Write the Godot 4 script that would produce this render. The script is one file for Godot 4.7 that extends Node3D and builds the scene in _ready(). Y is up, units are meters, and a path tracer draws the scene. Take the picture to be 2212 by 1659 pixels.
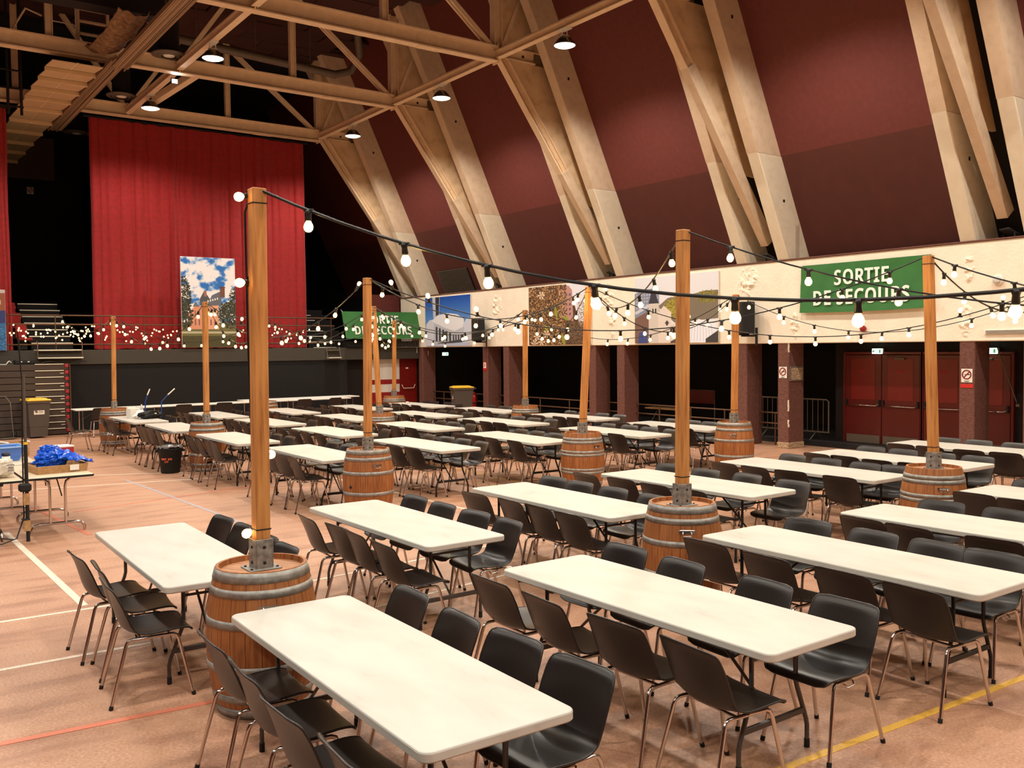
extends Node3D
# A hall set out for a banquet: rows of folding tables, barrels with festoon posts, concrete arch ribs, a stage.
# x runs across the hall towards the poster wall, -z towards the stage, y up, metres.

const FRAMES = [-29.44, -24.17, -18.9, -13.63, -8.36]
const NODE_X = 13.25
const BEAM_X = 7.1
var M := {}
var taken := {}
var rng := RandomNumberGenerator.new()

# ---------------------------------------------------------------- mesh builder
class G:
	var st := SurfaceTool.new()
	var xf := Transform3D()
	var has_uv := false
	func _init():
		st.begin(Mesh.PRIMITIVE_TRIANGLES)
		st.set_smooth_group(-1)
	func smooth(k := 1) -> G:
		st.set_smooth_group(k)
		return self
	func flat() -> G:
		st.set_smooth_group(-1)
		return self
	func v(p: Vector3, uv := Vector2.ZERO):
		if has_uv:
			st.set_uv(uv)
		st.add_vertex(xf * p)
	func tri(a: Vector3, b: Vector3, c: Vector3):      # counter-clockwise seen from outside
		v(a); v(c); v(b)
	func quad(a: Vector3, b: Vector3, c: Vector3, d: Vector3):
		tri(a, b, c); tri(a, c, d)
	func quad_out(a: Vector3, b: Vector3, c: Vector3, d: Vector3, o: Vector3):
		if (b - a).cross(c - a).dot((a + b + c + d) * 0.25 - o) < 0.0:
			quad(a, d, c, b)
		else:
			quad(a, b, c, d)
	func quad_uv(a: Vector3, b: Vector3, c: Vector3, d: Vector3):   # a bottom left, b bottom right, c top right, d top left
		has_uv = true
		v(a, Vector2(0, 1)); v(c, Vector2(1, 0)); v(b, Vector2(1, 1))
		v(a, Vector2(0, 1)); v(d, Vector2(0, 0)); v(c, Vector2(1, 0))
	func box(c: Vector3, s: Vector3, r := 0.0, bs := Basis()) -> G:
		var h := s * 0.5
		r = minf(r, minf(h.x, minf(h.y, h.z)) * 0.9)
		var p := {}
		for i in 8:
			var sg := Vector3(1 if i & 1 else -1, 1 if i & 2 else -1, 1 if i & 4 else -1)
			for ax in 3:
				var q := h
				for k in 3:
					if k != ax:
						q[k] -= r
				p[i * 3 + ax] = c + bs * (q * sg)
		for ax in 3:
			var b1 := 1 << ((ax + 1) % 3)
			var b2 := 1 << ((ax + 2) % 3)
			for s0 in [0, 1 << ax]:
				quad_out(p[s0 * 3 + ax], p[(s0 | b1) * 3 + ax], p[(s0 | b1 | b2) * 3 + ax], p[(s0 | b2) * 3 + ax], c)
		if r > 0.0:
			for ax in 3:                      # edges that run along ax
				var u := (ax + 1) % 3
				var w := (ax + 2) % 3
				for k in 4:
					var i0 := ((1 << u) if k & 1 else 0) | ((1 << w) if k & 2 else 0)
					var i1 := i0 | (1 << ax)
					quad_out(p[i0 * 3 + u], p[i1 * 3 + u], p[i1 * 3 + w], p[i0 * 3 + w], c)
			for i in 8:
				var a: Vector3 = p[i * 3]
				var b: Vector3 = p[i * 3 + 1]
				var d: Vector3 = p[i * 3 + 2]
				if (b - a).cross(d - a).dot(a - c) < 0.0:
					tri(a, d, b)
				else:
					tri(a, b, d)
		return self
	func beam(a: Vector3, b: Vector3, w: float, h: float, up := Vector3.UP, r := 0.0) -> G:   # w across, h along up
		var z := (b - a).normalized()
		if absf(z.dot(up)) > 0.98:
			up = Vector3.RIGHT
		var x := up.cross(z).normalized()
		return box((a + b) * 0.5, Vector3(w, h, a.distance_to(b)), r, Basis(x, z.cross(x), z))
	func ibeam(a: Vector3, b: Vector3, w: float, h: float, tw := 0.02, tf := 0.03, up := Vector3.UP) -> G:
		var z := (b - a).normalized()
		if absf(z.dot(up)) > 0.98:
			up = Vector3.RIGHT
		var x := up.cross(z).normalized()
		var y := z.cross(x)
		beam(a + y * (h - tf) * 0.5, b + y * (h - tf) * 0.5, w, tf, up)
		beam(a - y * (h - tf) * 0.5, b - y * (h - tf) * 0.5, w, tf, up)
		beam(a, b, tw, h - 2 * tf, up)
		return self
	func tube(pts: Array, r: float, n := 8, caps := true) -> G:
		var m := pts.size()
		var t0: Vector3 = (pts[1] - pts[0]).normalized()
		var nn := t0.cross(Vector3.UP if absf(t0.y) < 0.9 else Vector3.RIGHT).normalized()
		var rings := []
		for i in m:
			var t: Vector3 = (pts[mini(i + 1, m - 1)] - pts[maxi(i - 1, 0)]).normalized()
			nn = (nn - t * nn.dot(t)).normalized()
			var bb := t.cross(nn)
			var ring := []
			for k in n:
				var a := TAU * k / n
				ring.append(pts[i] + (nn * cos(a) + bb * sin(a)) * r)
			rings.append(ring)
		smooth(1)
		for i in m - 1:
			for k in n:
				var k1 := (k + 1) % n
				quad(rings[i][k], rings[i][k1], rings[i + 1][k1], rings[i + 1][k])
		flat()
		if caps:
			for k in range(1, n - 1):
				tri(rings[0][0], rings[0][k + 1], rings[0][k])
				tri(rings[m - 1][0], rings[m - 1][k], rings[m - 1][k + 1])
		return self
	func lathe(prof: Array, n := 24, c := Vector3.ZERO, a0 := 0.0, a1 := TAU, sm := true) -> G:   # (radius, y) from bottom to top outside
		if sm:
			smooth(1)
		for i in prof.size() - 1:
			var p: Vector2 = prof[i]
			var q: Vector2 = prof[i + 1]
			for k in n:
				var t := a0 + (a1 - a0) * k / n
				var u := a0 + (a1 - a0) * (k + 1) / n
				var e := Vector3(cos(t), 0, sin(t))
				var f := Vector3(cos(u), 0, sin(u))
				var A := c + e * p.x + Vector3.UP * p.y
				var B := c + f * p.x + Vector3.UP * p.y
				var C := c + f * q.x + Vector3.UP * q.y
				var D := c + e * q.x + Vector3.UP * q.y
				if p.x > 1e-5:
					tri(A, C, B)
				if q.x > 1e-5:
					tri(A, D, C)
		flat()
		return self
	func prism(poly: PackedVector2Array, z0: float, z1: float) -> G:     # outline in x,y pushed along z
		if Geometry2D.is_polygon_clockwise(poly):
			poly.reverse()
		var n := poly.size()
		for i in n:
			var p := poly[i]
			var q := poly[(i + 1) % n]
			quad(Vector3(p.x, p.y, z0), Vector3(q.x, q.y, z0), Vector3(q.x, q.y, z1), Vector3(p.x, p.y, z1))
		var ix := Geometry2D.triangulate_polygon(poly)
		for i in range(0, ix.size(), 3):
			var a := poly[ix[i]]
			var b := poly[ix[i + 1]]
			var c := poly[ix[i + 2]]
			if (b - a).cross(c - a) < 0:
				var t := b
				b = c
				c = t
			tri(Vector3(a.x, a.y, z1), Vector3(b.x, b.y, z1), Vector3(c.x, c.y, z1))
			tri(Vector3(a.x, a.y, z0), Vector3(c.x, c.y, z0), Vector3(b.x, b.y, z0))
		return self
	func grid(f: Callable, nu: int, nv: int, sm := true) -> G:        # f(u, v) seen from outside: u right, v up
		if sm:
			smooth(1)
		for i in nu:
			for j in nv:
				quad(f.call(float(i) / nu, float(j) / nv), f.call(float(i + 1) / nu, float(j) / nv), f.call(float(i + 1) / nu, float(j + 1) / nv), f.call(float(i) / nu, float(j + 1) / nv))
		flat()
		return self
	func mesh(mat: Material) -> ArrayMesh:
		st.generate_normals()
		var m := st.commit()
		m.surface_set_material(0, mat)
		return m
	func add_to(m: ArrayMesh, mat: Material) -> ArrayMesh:
		st.generate_normals()
		st.commit(m)
		m.surface_set_material(m.get_surface_count() - 1, mat)
		return m

# ---------------------------------------------------------------- naming and grouping
func numbered(n: String) -> String:
	var k: int = taken.get(n, -1) + 1
	taken[n] = k
	return n if k == 0 else "%s_%03d" % [n, k]

func tag(o: Node3D, label: String, category := "", group := "", kind := "") -> Node3D:
	if label: o.set_meta("label", label)
	if category: o.set_meta("category", category)
	if group: o.set_meta("group", group)
	if kind: o.set_meta("kind", kind)
	return o

func thing(called: String, label: String, category: String, at := Vector3.ZERO, turn := 0.0, group := "", kind := "") -> Node3D:
	var o := Node3D.new()
	o.name = numbered(called)
	add_child(o)
	o.position = at
	o.rotation.y = turn
	tag(o, label, category, group, kind)
	return o

func part(called: String, m: Mesh, to: Node, at := Transform3D()) -> MeshInstance3D:
	var o := MeshInstance3D.new()
	o.name = called if to != self else numbered(called)
	o.mesh = m
	o.transform = at
	to.add_child(o, true)
	return o

func single(called: String, m: Mesh, label: String, category: String, at := Transform3D(), group := "", kind := "") -> MeshInstance3D:
	var o := part(called, m, self, at)
	tag(o, label, category, group, kind)
	return o

func struct(called: String, m: Mesh, label := "", at := Transform3D()) -> MeshInstance3D:
	var o := part(called, m, self, at)
	tag(o, label, "", "", "structure")
	return o

func dup(o: Node3D, label: String, at: Vector3, turn := 0.0) -> Node3D:
	var c: Node3D = o.duplicate()
	c.name = numbered(String(o.get_meta("base")))
	add_child(c)
	c.position = at
	c.rotation.y = turn
	c.set_meta("label", label)
	return c

# ---------------------------------------------------------------- materials
func noise_tex(stops: Array, freq: float, size := 512, oct := 4, seed_ := 1, kind := FastNoiseLite.TYPE_SIMPLEX_SMOOTH) -> NoiseTexture2D:
	var n := FastNoiseLite.new()
	n.noise_type = kind
	n.frequency = freq
	n.fractal_octaves = oct
	n.seed = seed_
	var t := NoiseTexture2D.new()
	t.width = size
	t.height = size
	t.seamless = true
	t.noise = n
	var g := Gradient.new()
	var offs := PackedFloat32Array()
	var cols := PackedColorArray()
	for s in stops:
		offs.append(s[0])
		cols.append(s[1])
	g.offsets = offs
	g.colors = cols
	t.color_ramp = g
	return t

func mat(c: Color, rough := 0.7, metal := 0.0) -> StandardMaterial3D:
	var m := StandardMaterial3D.new()
	m.albedo_color = c
	m.roughness = rough
	m.metallic = metal
	return m

func tri_mat(tex: Texture2D, scale: Vector3, rough := 0.7, metal := 0.0, world := false) -> StandardMaterial3D:
	var m := mat(Color.WHITE, rough, metal)
	m.albedo_texture = tex
	m.uv1_triplanar = true
	m.uv1_world_triplanar = world
	m.uv1_scale = scale
	return m

func bump(m: StandardMaterial3D, freq: float, strength: float, size := 512, seed_ := 7) -> StandardMaterial3D:
	var n := FastNoiseLite.new()
	n.frequency = freq
	n.fractal_octaves = 4
	n.seed = seed_
	var t := NoiseTexture2D.new()
	t.width = size
	t.height = size
	t.seamless = true
	t.as_normal_map = true
	t.bump_strength = strength
	t.noise = n
	m.normal_enabled = true
	m.normal_texture = t
	return m

func wood(dark: Color, mid: Color, light: Color, seed_: int, sc := Vector3(7, 0.55, 7), rough := 0.55) -> StandardMaterial3D:
	return tri_mat(noise_tex([[0.0, dark], [0.38, mid], [0.62, mid.lerp(light, 0.5)], [1.0, light]], 0.018, 256, 5, seed_), sc, rough)

func make_materials():
	var floor_t := noise_tex([[0.0, Color(0.61, 0.45, 0.355)], [0.35, Color(0.715, 0.545, 0.44)], [0.65, Color(0.75, 0.58, 0.47)], [1.0, Color(0.85, 0.69, 0.58)]], 0.09, 1024, 4, 3)
	M.floor = tri_mat(floor_t, Vector3(0.42, 0.42, 0.42), 0.5, 0.0, true)
	M.floor.detail_enabled = true
	M.floor.detail_blend_mode = BaseMaterial3D.BLEND_MODE_MUL
	M.floor.detail_uv_layer = BaseMaterial3D.DETAIL_UV_2
	M.floor.detail_albedo = noise_tex([[0.0, Color(0.80, 0.74, 0.72)], [0.45, Color(0.97, 0.95, 0.94)], [1.0, Color(1, 1, 1)]], 0.012, 512, 5, 11)
	M.floor.uv2_triplanar = true
	M.floor.uv2_world_triplanar = true
	M.floor.uv2_scale = Vector3(0.12, 0.12, 0.42)
	bump(M.floor, 0.12, 2.0, 512, 5)
	M.floor.normal_scale = 0.25
	M.top = tri_mat(noise_tex([[0.0, Color(0.69, 0.675, 0.645)], [0.2, Color(0.745, 0.732, 0.70)], [0.5, Color(0.765, 0.752, 0.72)], [1.0, Color(0.785, 0.772, 0.74)]], 0.008, 512, 5, 21), Vector3(0.9, 0.9, 0.35), 0.42, 0.0, true)
	M.shell = bump(mat(Color(0.105, 0.082, 0.075), 0.36), 0.35, 1.0, 256, 9)
	M.shell.uv1_triplanar = true
	M.shell.uv1_scale = Vector3(3, 3, 3)
	M.shell.normal_scale = 0.2
	M.chrome = mat(Color(0.80, 0.76, 0.73), 0.16, 1.0)
	M.rubber = mat(Color(0.05, 0.045, 0.045), 0.7)
	M.leg = mat(Color(0.30, 0.28, 0.265), 0.42, 0.35)
	M.darkleg = mat(Color(0.09, 0.08, 0.08), 0.45, 0.2)
	M.stave = [wood(Color(0.44, 0.245, 0.11), Color(0.555, 0.33, 0.155), Color(0.65, 0.415, 0.215), 31), wood(Color(0.42, 0.225, 0.10), Color(0.535, 0.31, 0.14), Color(0.63, 0.395, 0.20), 32), wood(Color(0.47, 0.265, 0.125), Color(0.585, 0.355, 0.175), Color(0.68, 0.45, 0.245), 33)]
	M.head = wood(Color(0.40, 0.25, 0.15), Color(0.66, 0.45, 0.30), Color(0.74, 0.55, 0.39), 34, Vector3(7, 7, 0.55))
	M.post = wood(Color(0.56, 0.33, 0.14), Color(0.70, 0.46, 0.225), Color(0.775, 0.545, 0.30), 35, Vector3(5, 0.35, 5))
	M.galv = tri_mat(noise_tex([[0.0, Color(0.42, 0.41, 0.40)], [0.5, Color(0.56, 0.55, 0.53)], [1.0, Color(0.66, 0.65, 0.62)]], 0.03, 256, 4, 41), Vector3(2, 2, 2), 0.48, 0.45)
	M.rib = bump(tri_mat(noise_tex([[0.0, Color(0.76, 0.66, 0.55)], [0.4, Color(0.81, 0.71, 0.60)], [1.0, Color(0.84, 0.745, 0.635)]], 0.015, 512, 5, 51), Vector3(0.5, 0.5, 0.5), 0.75), 0.2, 2.0, 256)
	M.rib.normal_scale = 0.2
	M.ribfoot = tri_mat(noise_tex([[0.0, Color(0.83, 0.77, 0.67)], [0.35, Color(0.86, 0.805, 0.71)], [1.0, Color(0.885, 0.835, 0.745)]], 0.015, 512, 5, 52), Vector3(0.5, 0.5, 0.5), 0.75)
	M.plate = tri_mat(noise_tex([[0.0, Color(0.76, 0.63, 0.48)], [0.45, Color(0.84, 0.71, 0.56)], [1.0, Color(0.87, 0.75, 0.60)]], 0.012, 512, 5, 53), Vector3(0.4, 0.4, 0.4), 0.8)
	M.steel = tri_mat(noise_tex([[0.0, Color(0.86, 0.75, 0.62)], [0.5, Color(0.89, 0.785, 0.655)], [1.0, Color(0.915, 0.82, 0.69)]], 0.02, 256, 4, 54), Vector3(0.6, 0.6, 0.6), 0.55)
	M.maroon = tri_mat(noise_tex([[0.0, Color(0.25, 0.095, 0.075)], [0.12, Color(0.375, 0.155, 0.13)], [0.6, Color(0.40, 0.17, 0.145)], [1.0, Color(0.43, 0.19, 0.165)]], 0.03, 512, 6, 55), Vector3(0.4, 0.4, 0.4), 0.72)
	M.maroonlow = tri_mat(noise_tex([[0.0, Color(0.29, 0.115, 0.085)], [1.0, Color(0.335, 0.14, 0.11)]], 0.02, 256, 5, 56), Vector3(0.4, 0.4, 0.4), 0.7)
	M.fascia = bump(tri_mat(noise_tex([[0.0, Color(0.86, 0.79, 0.70)], [0.15, Color(0.925, 0.87, 0.79)], [0.6, Color(0.94, 0.89, 0.81)], [1.0, Color(0.95, 0.905, 0.83)]], 0.01, 512, 6, 57), Vector3(0.35, 0.35, 0.35), 0.8), 0.06, 3.0, 512)
	M.fascia.normal_scale = 0.2
	M.brick = mat(Color(0.40, 0.245, 0.20), 0.75)
	M.brick = bump(tri_mat(noise_tex([[0.0, Color(0.36, 0.205, 0.165)], [0.5, Color(0.42, 0.255, 0.21)], [1.0, Color(0.455, 0.29, 0.24)]], 0.04, 256, 5, 58), Vector3(1, 1, 1), 0.75), 0.15, 3.0, 256)
	M.chip = bump(tri_mat(noise_tex([[0.0, Color(0.40, 0.29, 0.22)], [0.5, Color(0.66, 0.55, 0.43)], [1.0, Color(0.82, 0.72, 0.58)]], 0.05, 256, 5, 59), Vector3(1.5, 1.5, 1.5), 0.85), 0.1, 4.0, 256)
	M.black = mat(Color(0.06, 0.04, 0.037), 0.9)
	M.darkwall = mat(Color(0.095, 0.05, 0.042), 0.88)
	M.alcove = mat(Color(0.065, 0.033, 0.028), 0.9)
	M.ceil = [mat(Color(0.25, 0.115, 0.09), 0.85), mat(Color(0.225, 0.10, 0.078), 0.85), mat(Color(0.275, 0.13, 0.10), 0.85)]
	M.red = tri_mat(noise_tex([[0.0, Color(0.50, 0.03, 0.035)], [0.5, Color(0.585, 0.045, 0.05)], [1.0, Color(0.62, 0.07, 0.07)]], 0.03, 256, 4, 61), Vector3(0.8, 0.8, 0.8), 0.8)
	M.red.rim_enabled = true
	M.red.rim = 0.35
	M.door = mat(Color(0.36, 0.065, 0.045), 0.35)
	M.doorred = mat(Color(0.46, 0.07, 0.045), 0.4)
	M.lip = bump(tri_mat(noise_tex([[0.0, Color(0.22, 0.20, 0.17)], [1.0, Color(0.31, 0.285, 0.25)]], 0.2, 256, 3, 62), Vector3(2, 2, 2), 0.9), 0.3, 2.0, 256)
	M.nosing = mat(Color(0.86, 0.83, 0.76), 0.5)
	M.rail = mat(Color(0.36, 0.25, 0.17), 0.45, 0.3)
	M.white = mat(Color(0.90, 0.88, 0.84), 0.6)
	M.cable = mat(Color(0.045, 0.04, 0.038), 0.4)
	M.bulb = mat(Color(1, 0.93, 0.8), 0.3)
	M.bulb.emission_enabled = true
	M.bulb.emission = Color(1.0, 0.80, 0.48)
	M.bulb.emission_energy_multiplier = 2.6
	M.lamp = mat(Color(1, 0.98, 0.94), 0.4)
	M.lamp.emission_enabled = true
	M.lamp.emission = Color(1.0, 0.96, 0.88)
	M.lamp.emission_energy_multiplier = 2.2
	M.shade = mat(Color(0.42, 0.38, 0.34), 0.28, 0.8)
	M.exit = mat(Color(0.75, 0.95, 0.85), 0.4)
	M.exit.emission_enabled = true
	M.exit.emission = Color(0.80, 1.0, 0.92)
	M.exit.emission_energy_multiplier = 1.6
	M.green = tri_mat(noise_tex([[0.0, Color(0.16, 0.40, 0.17)], [1.0, Color(0.20, 0.45, 0.205)]], 0.01, 256, 4, 63), Vector3(0.7, 0.7, 0.7), 0.6)
	M.letter = mat(Color(0.94, 0.94, 0.90), 0.6)
	M.binbody = mat(Color(0.30, 0.265, 0.24), 0.55)
	M.yellow = mat(Color(0.93, 0.74, 0.20), 0.45)
	M.card = tri_mat(noise_tex([[0.0, Color(0.62, 0.47, 0.30)], [1.0, Color(0.76, 0.60, 0.41)]], 0.03, 256, 4, 64), Vector3(2, 2, 2), 0.8)
	M.bluebag = mat(Color(0.02, 0.33, 0.80), 0.22)
	M.batten = [mat(Color(0.58, 0.47, 0.36), 0.8), mat(Color(0.64, 0.52, 0.41), 0.8), mat(Color(0.52, 0.42, 0.32), 0.8)]
	M.panelcream = mat(Color(0.82, 0.70, 0.54), 0.7)
	M.canvas = tri_mat(noise_tex([[0.0, Color(0.32, 0.22, 0.14)], [0.5, Color(0.50, 0.37, 0.25)], [1.0, Color(0.62, 0.48, 0.34)]], 0.02, 256, 5, 65), Vector3(1.2, 1.2, 1.2), 0.9)
	M.grey = mat(Color(0.42, 0.37, 0.32), 0.6, 0.2)
	M.carpet = bump(tri_mat(noise_tex([[0.0, Color(0.255, 0.215, 0.19)], [1.0, Color(0.335, 0.285, 0.25)]], 0.25, 256, 3, 66), Vector3(2, 2, 2), 0.95), 0.3, 2.0, 256)

# ---------------------------------------------------------------- scene
func _ready():
	rng.seed = 4
	var cam := Camera3D.new()
	cam.name = "camera"
	cam.transform = Transform3D(Basis(Vector3(0.8110518, -0.00996633, 0.58488944), Vector3(0.03135817, 0.99915796, -0.02645826), Vector3(-0.58413325, 0.03980008, 0.81068138)), Vector3(0, 2.2983, 0))
	cam.fov = 45.05
	cam.near = 0.05
	cam.far = 120.0
	add_child(cam)
	cam.current = true
	var we := WorldEnvironment.new()
	we.name = "environment"
	var e := Environment.new()
	e.background_mode = Environment.BG_COLOR
	e.background_color = Color(0.02, 0.012, 0.01)
	e.tonemap_mode = Environment.TONE_MAPPER_LINEAR
	e.tonemap_exposure = 2.2
	e.sdfgi_enabled = true
	e.ssao_enabled = true
	e.ssil_enabled = true
	we.environment = e
	add_child(we)
	make_materials()
	lamps()
	shell()
	ribs()
	trusses()
	stage()
	gallery()
	upper_left()
	tables_and_chairs()
	barrels()
	festoons()
	stage_clutter()
	left_clutter()

const LAMP_ENERGY = 12.0
const LAMP_ANGLE = 77.0
const LAMP_BLEND = 0.5

func lamps():
	var words := {13.25: "poster-wall beam", 7.1: "middle roof beam", 0.95: "open-floor beam", -5.2: "far-side beam"}
	var zs := [-26.85, -21.5, -16.25, -10.95, -5.7, -0.4, 4.9]
	var names := ["nearest the stage", "second from the stage", "third from the stage", "fourth from the stage", "fifth from the stage", "sixth from the stage", "seventh from the stage"]
	var sh := G.new()
	sh.lathe([Vector2(0.245, 0.0), Vector2(0.25, 0.015), Vector2(0.155, 0.15), Vector2(0.10, 0.19), Vector2(0.0, 0.20)], 28)
	var shade := sh.mesh(M.shade)
	var ge := G.new()
	ge.lathe([Vector2(0.0, -0.045), Vector2(0.12, -0.035), Vector2(0.20, -0.012), Vector2(0.236, 0.006), Vector2(0.0, 0.008)], 28)
	var glow := ge.mesh(M.lamp)
	var g3 := G.new()
	g3.tube([Vector3(-0.07, 0.2, 0), Vector3(-0.07, 0.36, 0)], 0.01)
	g3.tube([Vector3(0.07, 0.2, 0), Vector3(0.07, 0.36, 0)], 0.01)
	g3.box(Vector3(0, 0.22, 0), Vector3(0.2, 0.03, 0.08), 0.006)
	g3.box(Vector3(0, 0.36, 0), Vector3(0.2, 0.02, 0.3), 0.005)
	var hang := g3.mesh(M.white)
	for x in [13.25, 7.1, 0.95, -5.2]:
		for i in zs.size():
			var t := thing("pendant_lamp", "round metal high-bay lamp on the %s, %s" % [words[x], names[i]], "ceiling lamp", Vector3(x, 9.0, zs[i]), 0.0, "high-bay lamps under the roof beams")
			part("lamp_shade", shade, t)
			part("lamp_glass", glow, t)
			part("hanger", hang, t)
			var l := SpotLight3D.new()
			l.name = "lamp_light"
			t.add_child(l, true)
			l.position = Vector3(0, -0.06, 0)
			l.rotation_degrees.x = -90
			l.light_color = Color(1.0, 0.965, 0.91)
			l.light_energy = LAMP_ENERGY * (1.4 if x == 13.25 else 1.0)
			l.spot_angle = LAMP_ANGLE
			l.spot_angle_attenuation = LAMP_BLEND
			l.spot_range = 60.0
			l.spot_attenuation = 2.0
			l.light_size = 0.2
			l.shadow_enabled = true

func bx(c: Vector3, s: Vector3, m: Material, r := 0.0) -> ArrayMesh:
	return G.new().box(c, s, r).mesh(m)

func shell():
	struct("floor", bx(Vector3(3, -0.1, -14), Vector3(38, 0.2, 56), M.floor), "worn brown sports floor of the hall")
	# painted court lines, worn, each a thin coat on the floor
	var worn := func(c: Color) -> StandardMaterial3D:
		var m := tri_mat(noise_tex([[0.0, Color(0.715, 0.545, 0.44)], [0.30, Color(0.74, 0.57, 0.46)], [0.40, c], [1.0, c.lightened(0.08)]], 0.12, 512, 4, 71), Vector3(1.3, 1.3, 1.3), 0.55, 0.0, true)
		return m
	var wl: Material = worn.call(Color(0.90, 0.85, 0.78))
	var yl: Material = worn.call(Color(0.86, 0.66, 0.20))
	var rl: Material = worn.call(Color(0.83, 0.44, 0.33))
	var bl: Material = worn.call(Color(0.62, 0.60, 0.64))
	var lines := [[Vector2(1.6, -13.3), Vector2(1.69, -9.0), 0.07, wl, "white court line"], [Vector2(-3, -9.02), Vector2(1.9, -8.86), 0.05, wl, "white court line"], [Vector2(-3, -7.6), Vector2(1.9, -7.52), 0.05, wl, "white court line"],
		[Vector2(3.3, -3.19), Vector2(12, -2.78), 0.055, yl, "yellow court line"], [Vector2(-3, -6.42), Vector2(1.9, -6.0), 0.06, rl, "red court line"], [Vector2(2.2, -15.2), Vector2(2.43, -12.46), 0.06, rl, "red court line"],
		[Vector2(2.6, -14.38), Vector2(5.6, -15.2), 0.04, rl, "red court line"], [Vector2(4.0, -17.4), Vector2(4.22, -12.0), 0.06, bl, "faded blue court line"], [Vector2(0.5, -19.95), Vector2(5.2, -17.7), 0.045, wl, "white court line"],
		[Vector2(0.5, -17.6), Vector2(5.8, -16.5), 0.045, wl, "white court line"], [Vector2(2.5, -21.8), Vector2(5.2, -22.25), 0.045, yl, "yellow court line"], [Vector2(7.0, -15.5), Vector2(7.16, -8.8), 0.05, wl, "white court line"],
		[Vector2(9.45, -16.0), Vector2(9.05, -8.6), 0.045, yl, "yellow court line"], [Vector2(3.2, -8.5), Vector2(6.0, -8.8), 0.045, wl, "white court line"], [Vector2(3.2, -7.25), Vector2(9.0, -8.1), 0.04, wl, "white court line"], [Vector2(11.0, -10.0), Vector2(14.5, -9.3), 0.05, yl, "yellow court line"]]
	for l in lines:
		struct("trim_floor_line", G.new().beam(Vector3(l[0].x, 0.001, l[0].y), Vector3(l[1].x, 0.001, l[1].y), l[2], 0.004).mesh(l[3]), l[4] + " painted on the floor")
	# outer shell: everything that closes the hall
	struct("wall_left", bx(Vector3(-12.1, 6, -14), Vector3(0.2, 12.6, 56), M.maroon))
	struct("wall_front", bx(Vector3(3, 6, 11.6), Vector3(38, 12.6, 0.2), M.maroon))
	struct("wall_back", bx(Vector3(3, 6, -41.9), Vector3(38, 12.6, 0.2), M.black))
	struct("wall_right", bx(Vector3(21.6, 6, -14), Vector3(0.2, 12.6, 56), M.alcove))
	# roof deck of offset boards
	var c := struct("ceiling", bx(Vector3(3, 12.35, -14), Vector3(38, 0.2, 56), M.darkwall))
	for i in 22:
		for j in 9:
			var w := 1.5
			var x := 1.2 + j * w + (0.75 if i % 2 else 0.0)
			if x > 13.4:
				continue
			var y := 12.0 + 0.06 * rng.randf()
			part("ceiling_board", bx(Vector3.ZERO, Vector3(w - 0.015, 0.09, 0.765), M.ceil[rng.randi() % 3], 0.012), c, Transform3D(Basis(Vector3.RIGHT, rng.randf_range(-0.05, 0.05)), Vector3(x, y, -33.5 + i * 0.78)))
	# balcony band along the poster wall
	var f := struct("wall_fascia", bx(Vector3(17.05, 3.225, -9.5), Vector3(0.6, 1.81, 41.5), M.fascia, 0.015), "cream plastered band above the columns")
	part("ledge", bx(Vector3(16.98, 4.14, -9.5), Vector3(0.52, 0.03, 41.5), M.brick, 0.008), f)
	var pr := FastNoiseLite.new()
	pr.seed = 12
	pr.frequency = 3.0
	for p in [[-14.0, 3.72, 0.34, 0.5], [-14.05, 3.05, 0.2, 0.45], [-12.72, 2.75, 0.14, 0.45], [-18.75, 3.65, 0.3, 0.5], [-18.6, 2.9, 0.18, 0.5], [-24.0, 3.6, 0.3, 0.5], [-8.9, 3.65, 0.12, 0.35], [-8.95, 2.7, 0.16, 0.4]]:
		var pg := G.new()
		var pf := func(u: float, v: float) -> Vector3:
			var z: float = p[0] - (u - 0.5) * p[2] * -2.0 * -1.0
			var y: float = p[1] + (v - 0.5) * p[3] * 1.6
			var k := maxf(0.0, 1.0 - (Vector2(u - 0.5, v - 0.5).length() * 2.0))
			return Vector3(16.752 - maxf(0.0, pr.get_noise_2d(z * 1.6, y * 1.6) + 0.12) * 0.09 * minf(1.0, k * 2.5), y, z)
		pg.grid(pf, 26, 26, false)
		part("peeling_paint", pg.mesh(M.fascia), f)
	# ceiling of the aisle below the band, its floor kerb and its dark back
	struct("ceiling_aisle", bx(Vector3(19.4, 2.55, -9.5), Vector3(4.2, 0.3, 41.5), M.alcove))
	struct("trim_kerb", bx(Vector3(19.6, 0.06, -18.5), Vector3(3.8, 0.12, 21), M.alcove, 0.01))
	# paired columns
	for z in FRAMES:
		for s in [-0.575, 0.575]:
			var col := struct("pillar", bx(Vector3(17.04, 1.17, z + s), Vector3(0.54, 2.34, 0.29), M.brick, 0.015), "brown painted column under the cream band")
			if z == -13.63 and s > 0:
				var cg := G.new()
				for k in 9:
					cg.box(Vector3(16.775 + rng.randf() * 0.01, rng.randf_range(0.15, 1.1) if k < 6 else rng.randf_range(2.0, 2.3), z + s + 0.143), Vector3(0.035, rng.randf_range(0.04, 0.16), 0.03), 0.006, Basis(Vector3.BACK, rng.randf_range(-0.2, 0.2)))
				part("chipped_edge", cg.mesh(M.ribfoot), col)
				part("plinth", bx(Vector3(17.04, 0.07, z + s), Vector3(0.555, 0.14, 0.305), M.chip, 0.01), col)
	# red door block
	struct("wall_vestibule", bx(Vector3(18.75, 1.2, -10.6), Vector3(1.0, 2.4, 4.3), M.darkwall), "dark vestibule wall around the red exit doors")
	door_pair("door_1", 18.2, -12.45, 0.89)
	door_pair("door_2", 18.2, -10.6, 0.89)
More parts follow.
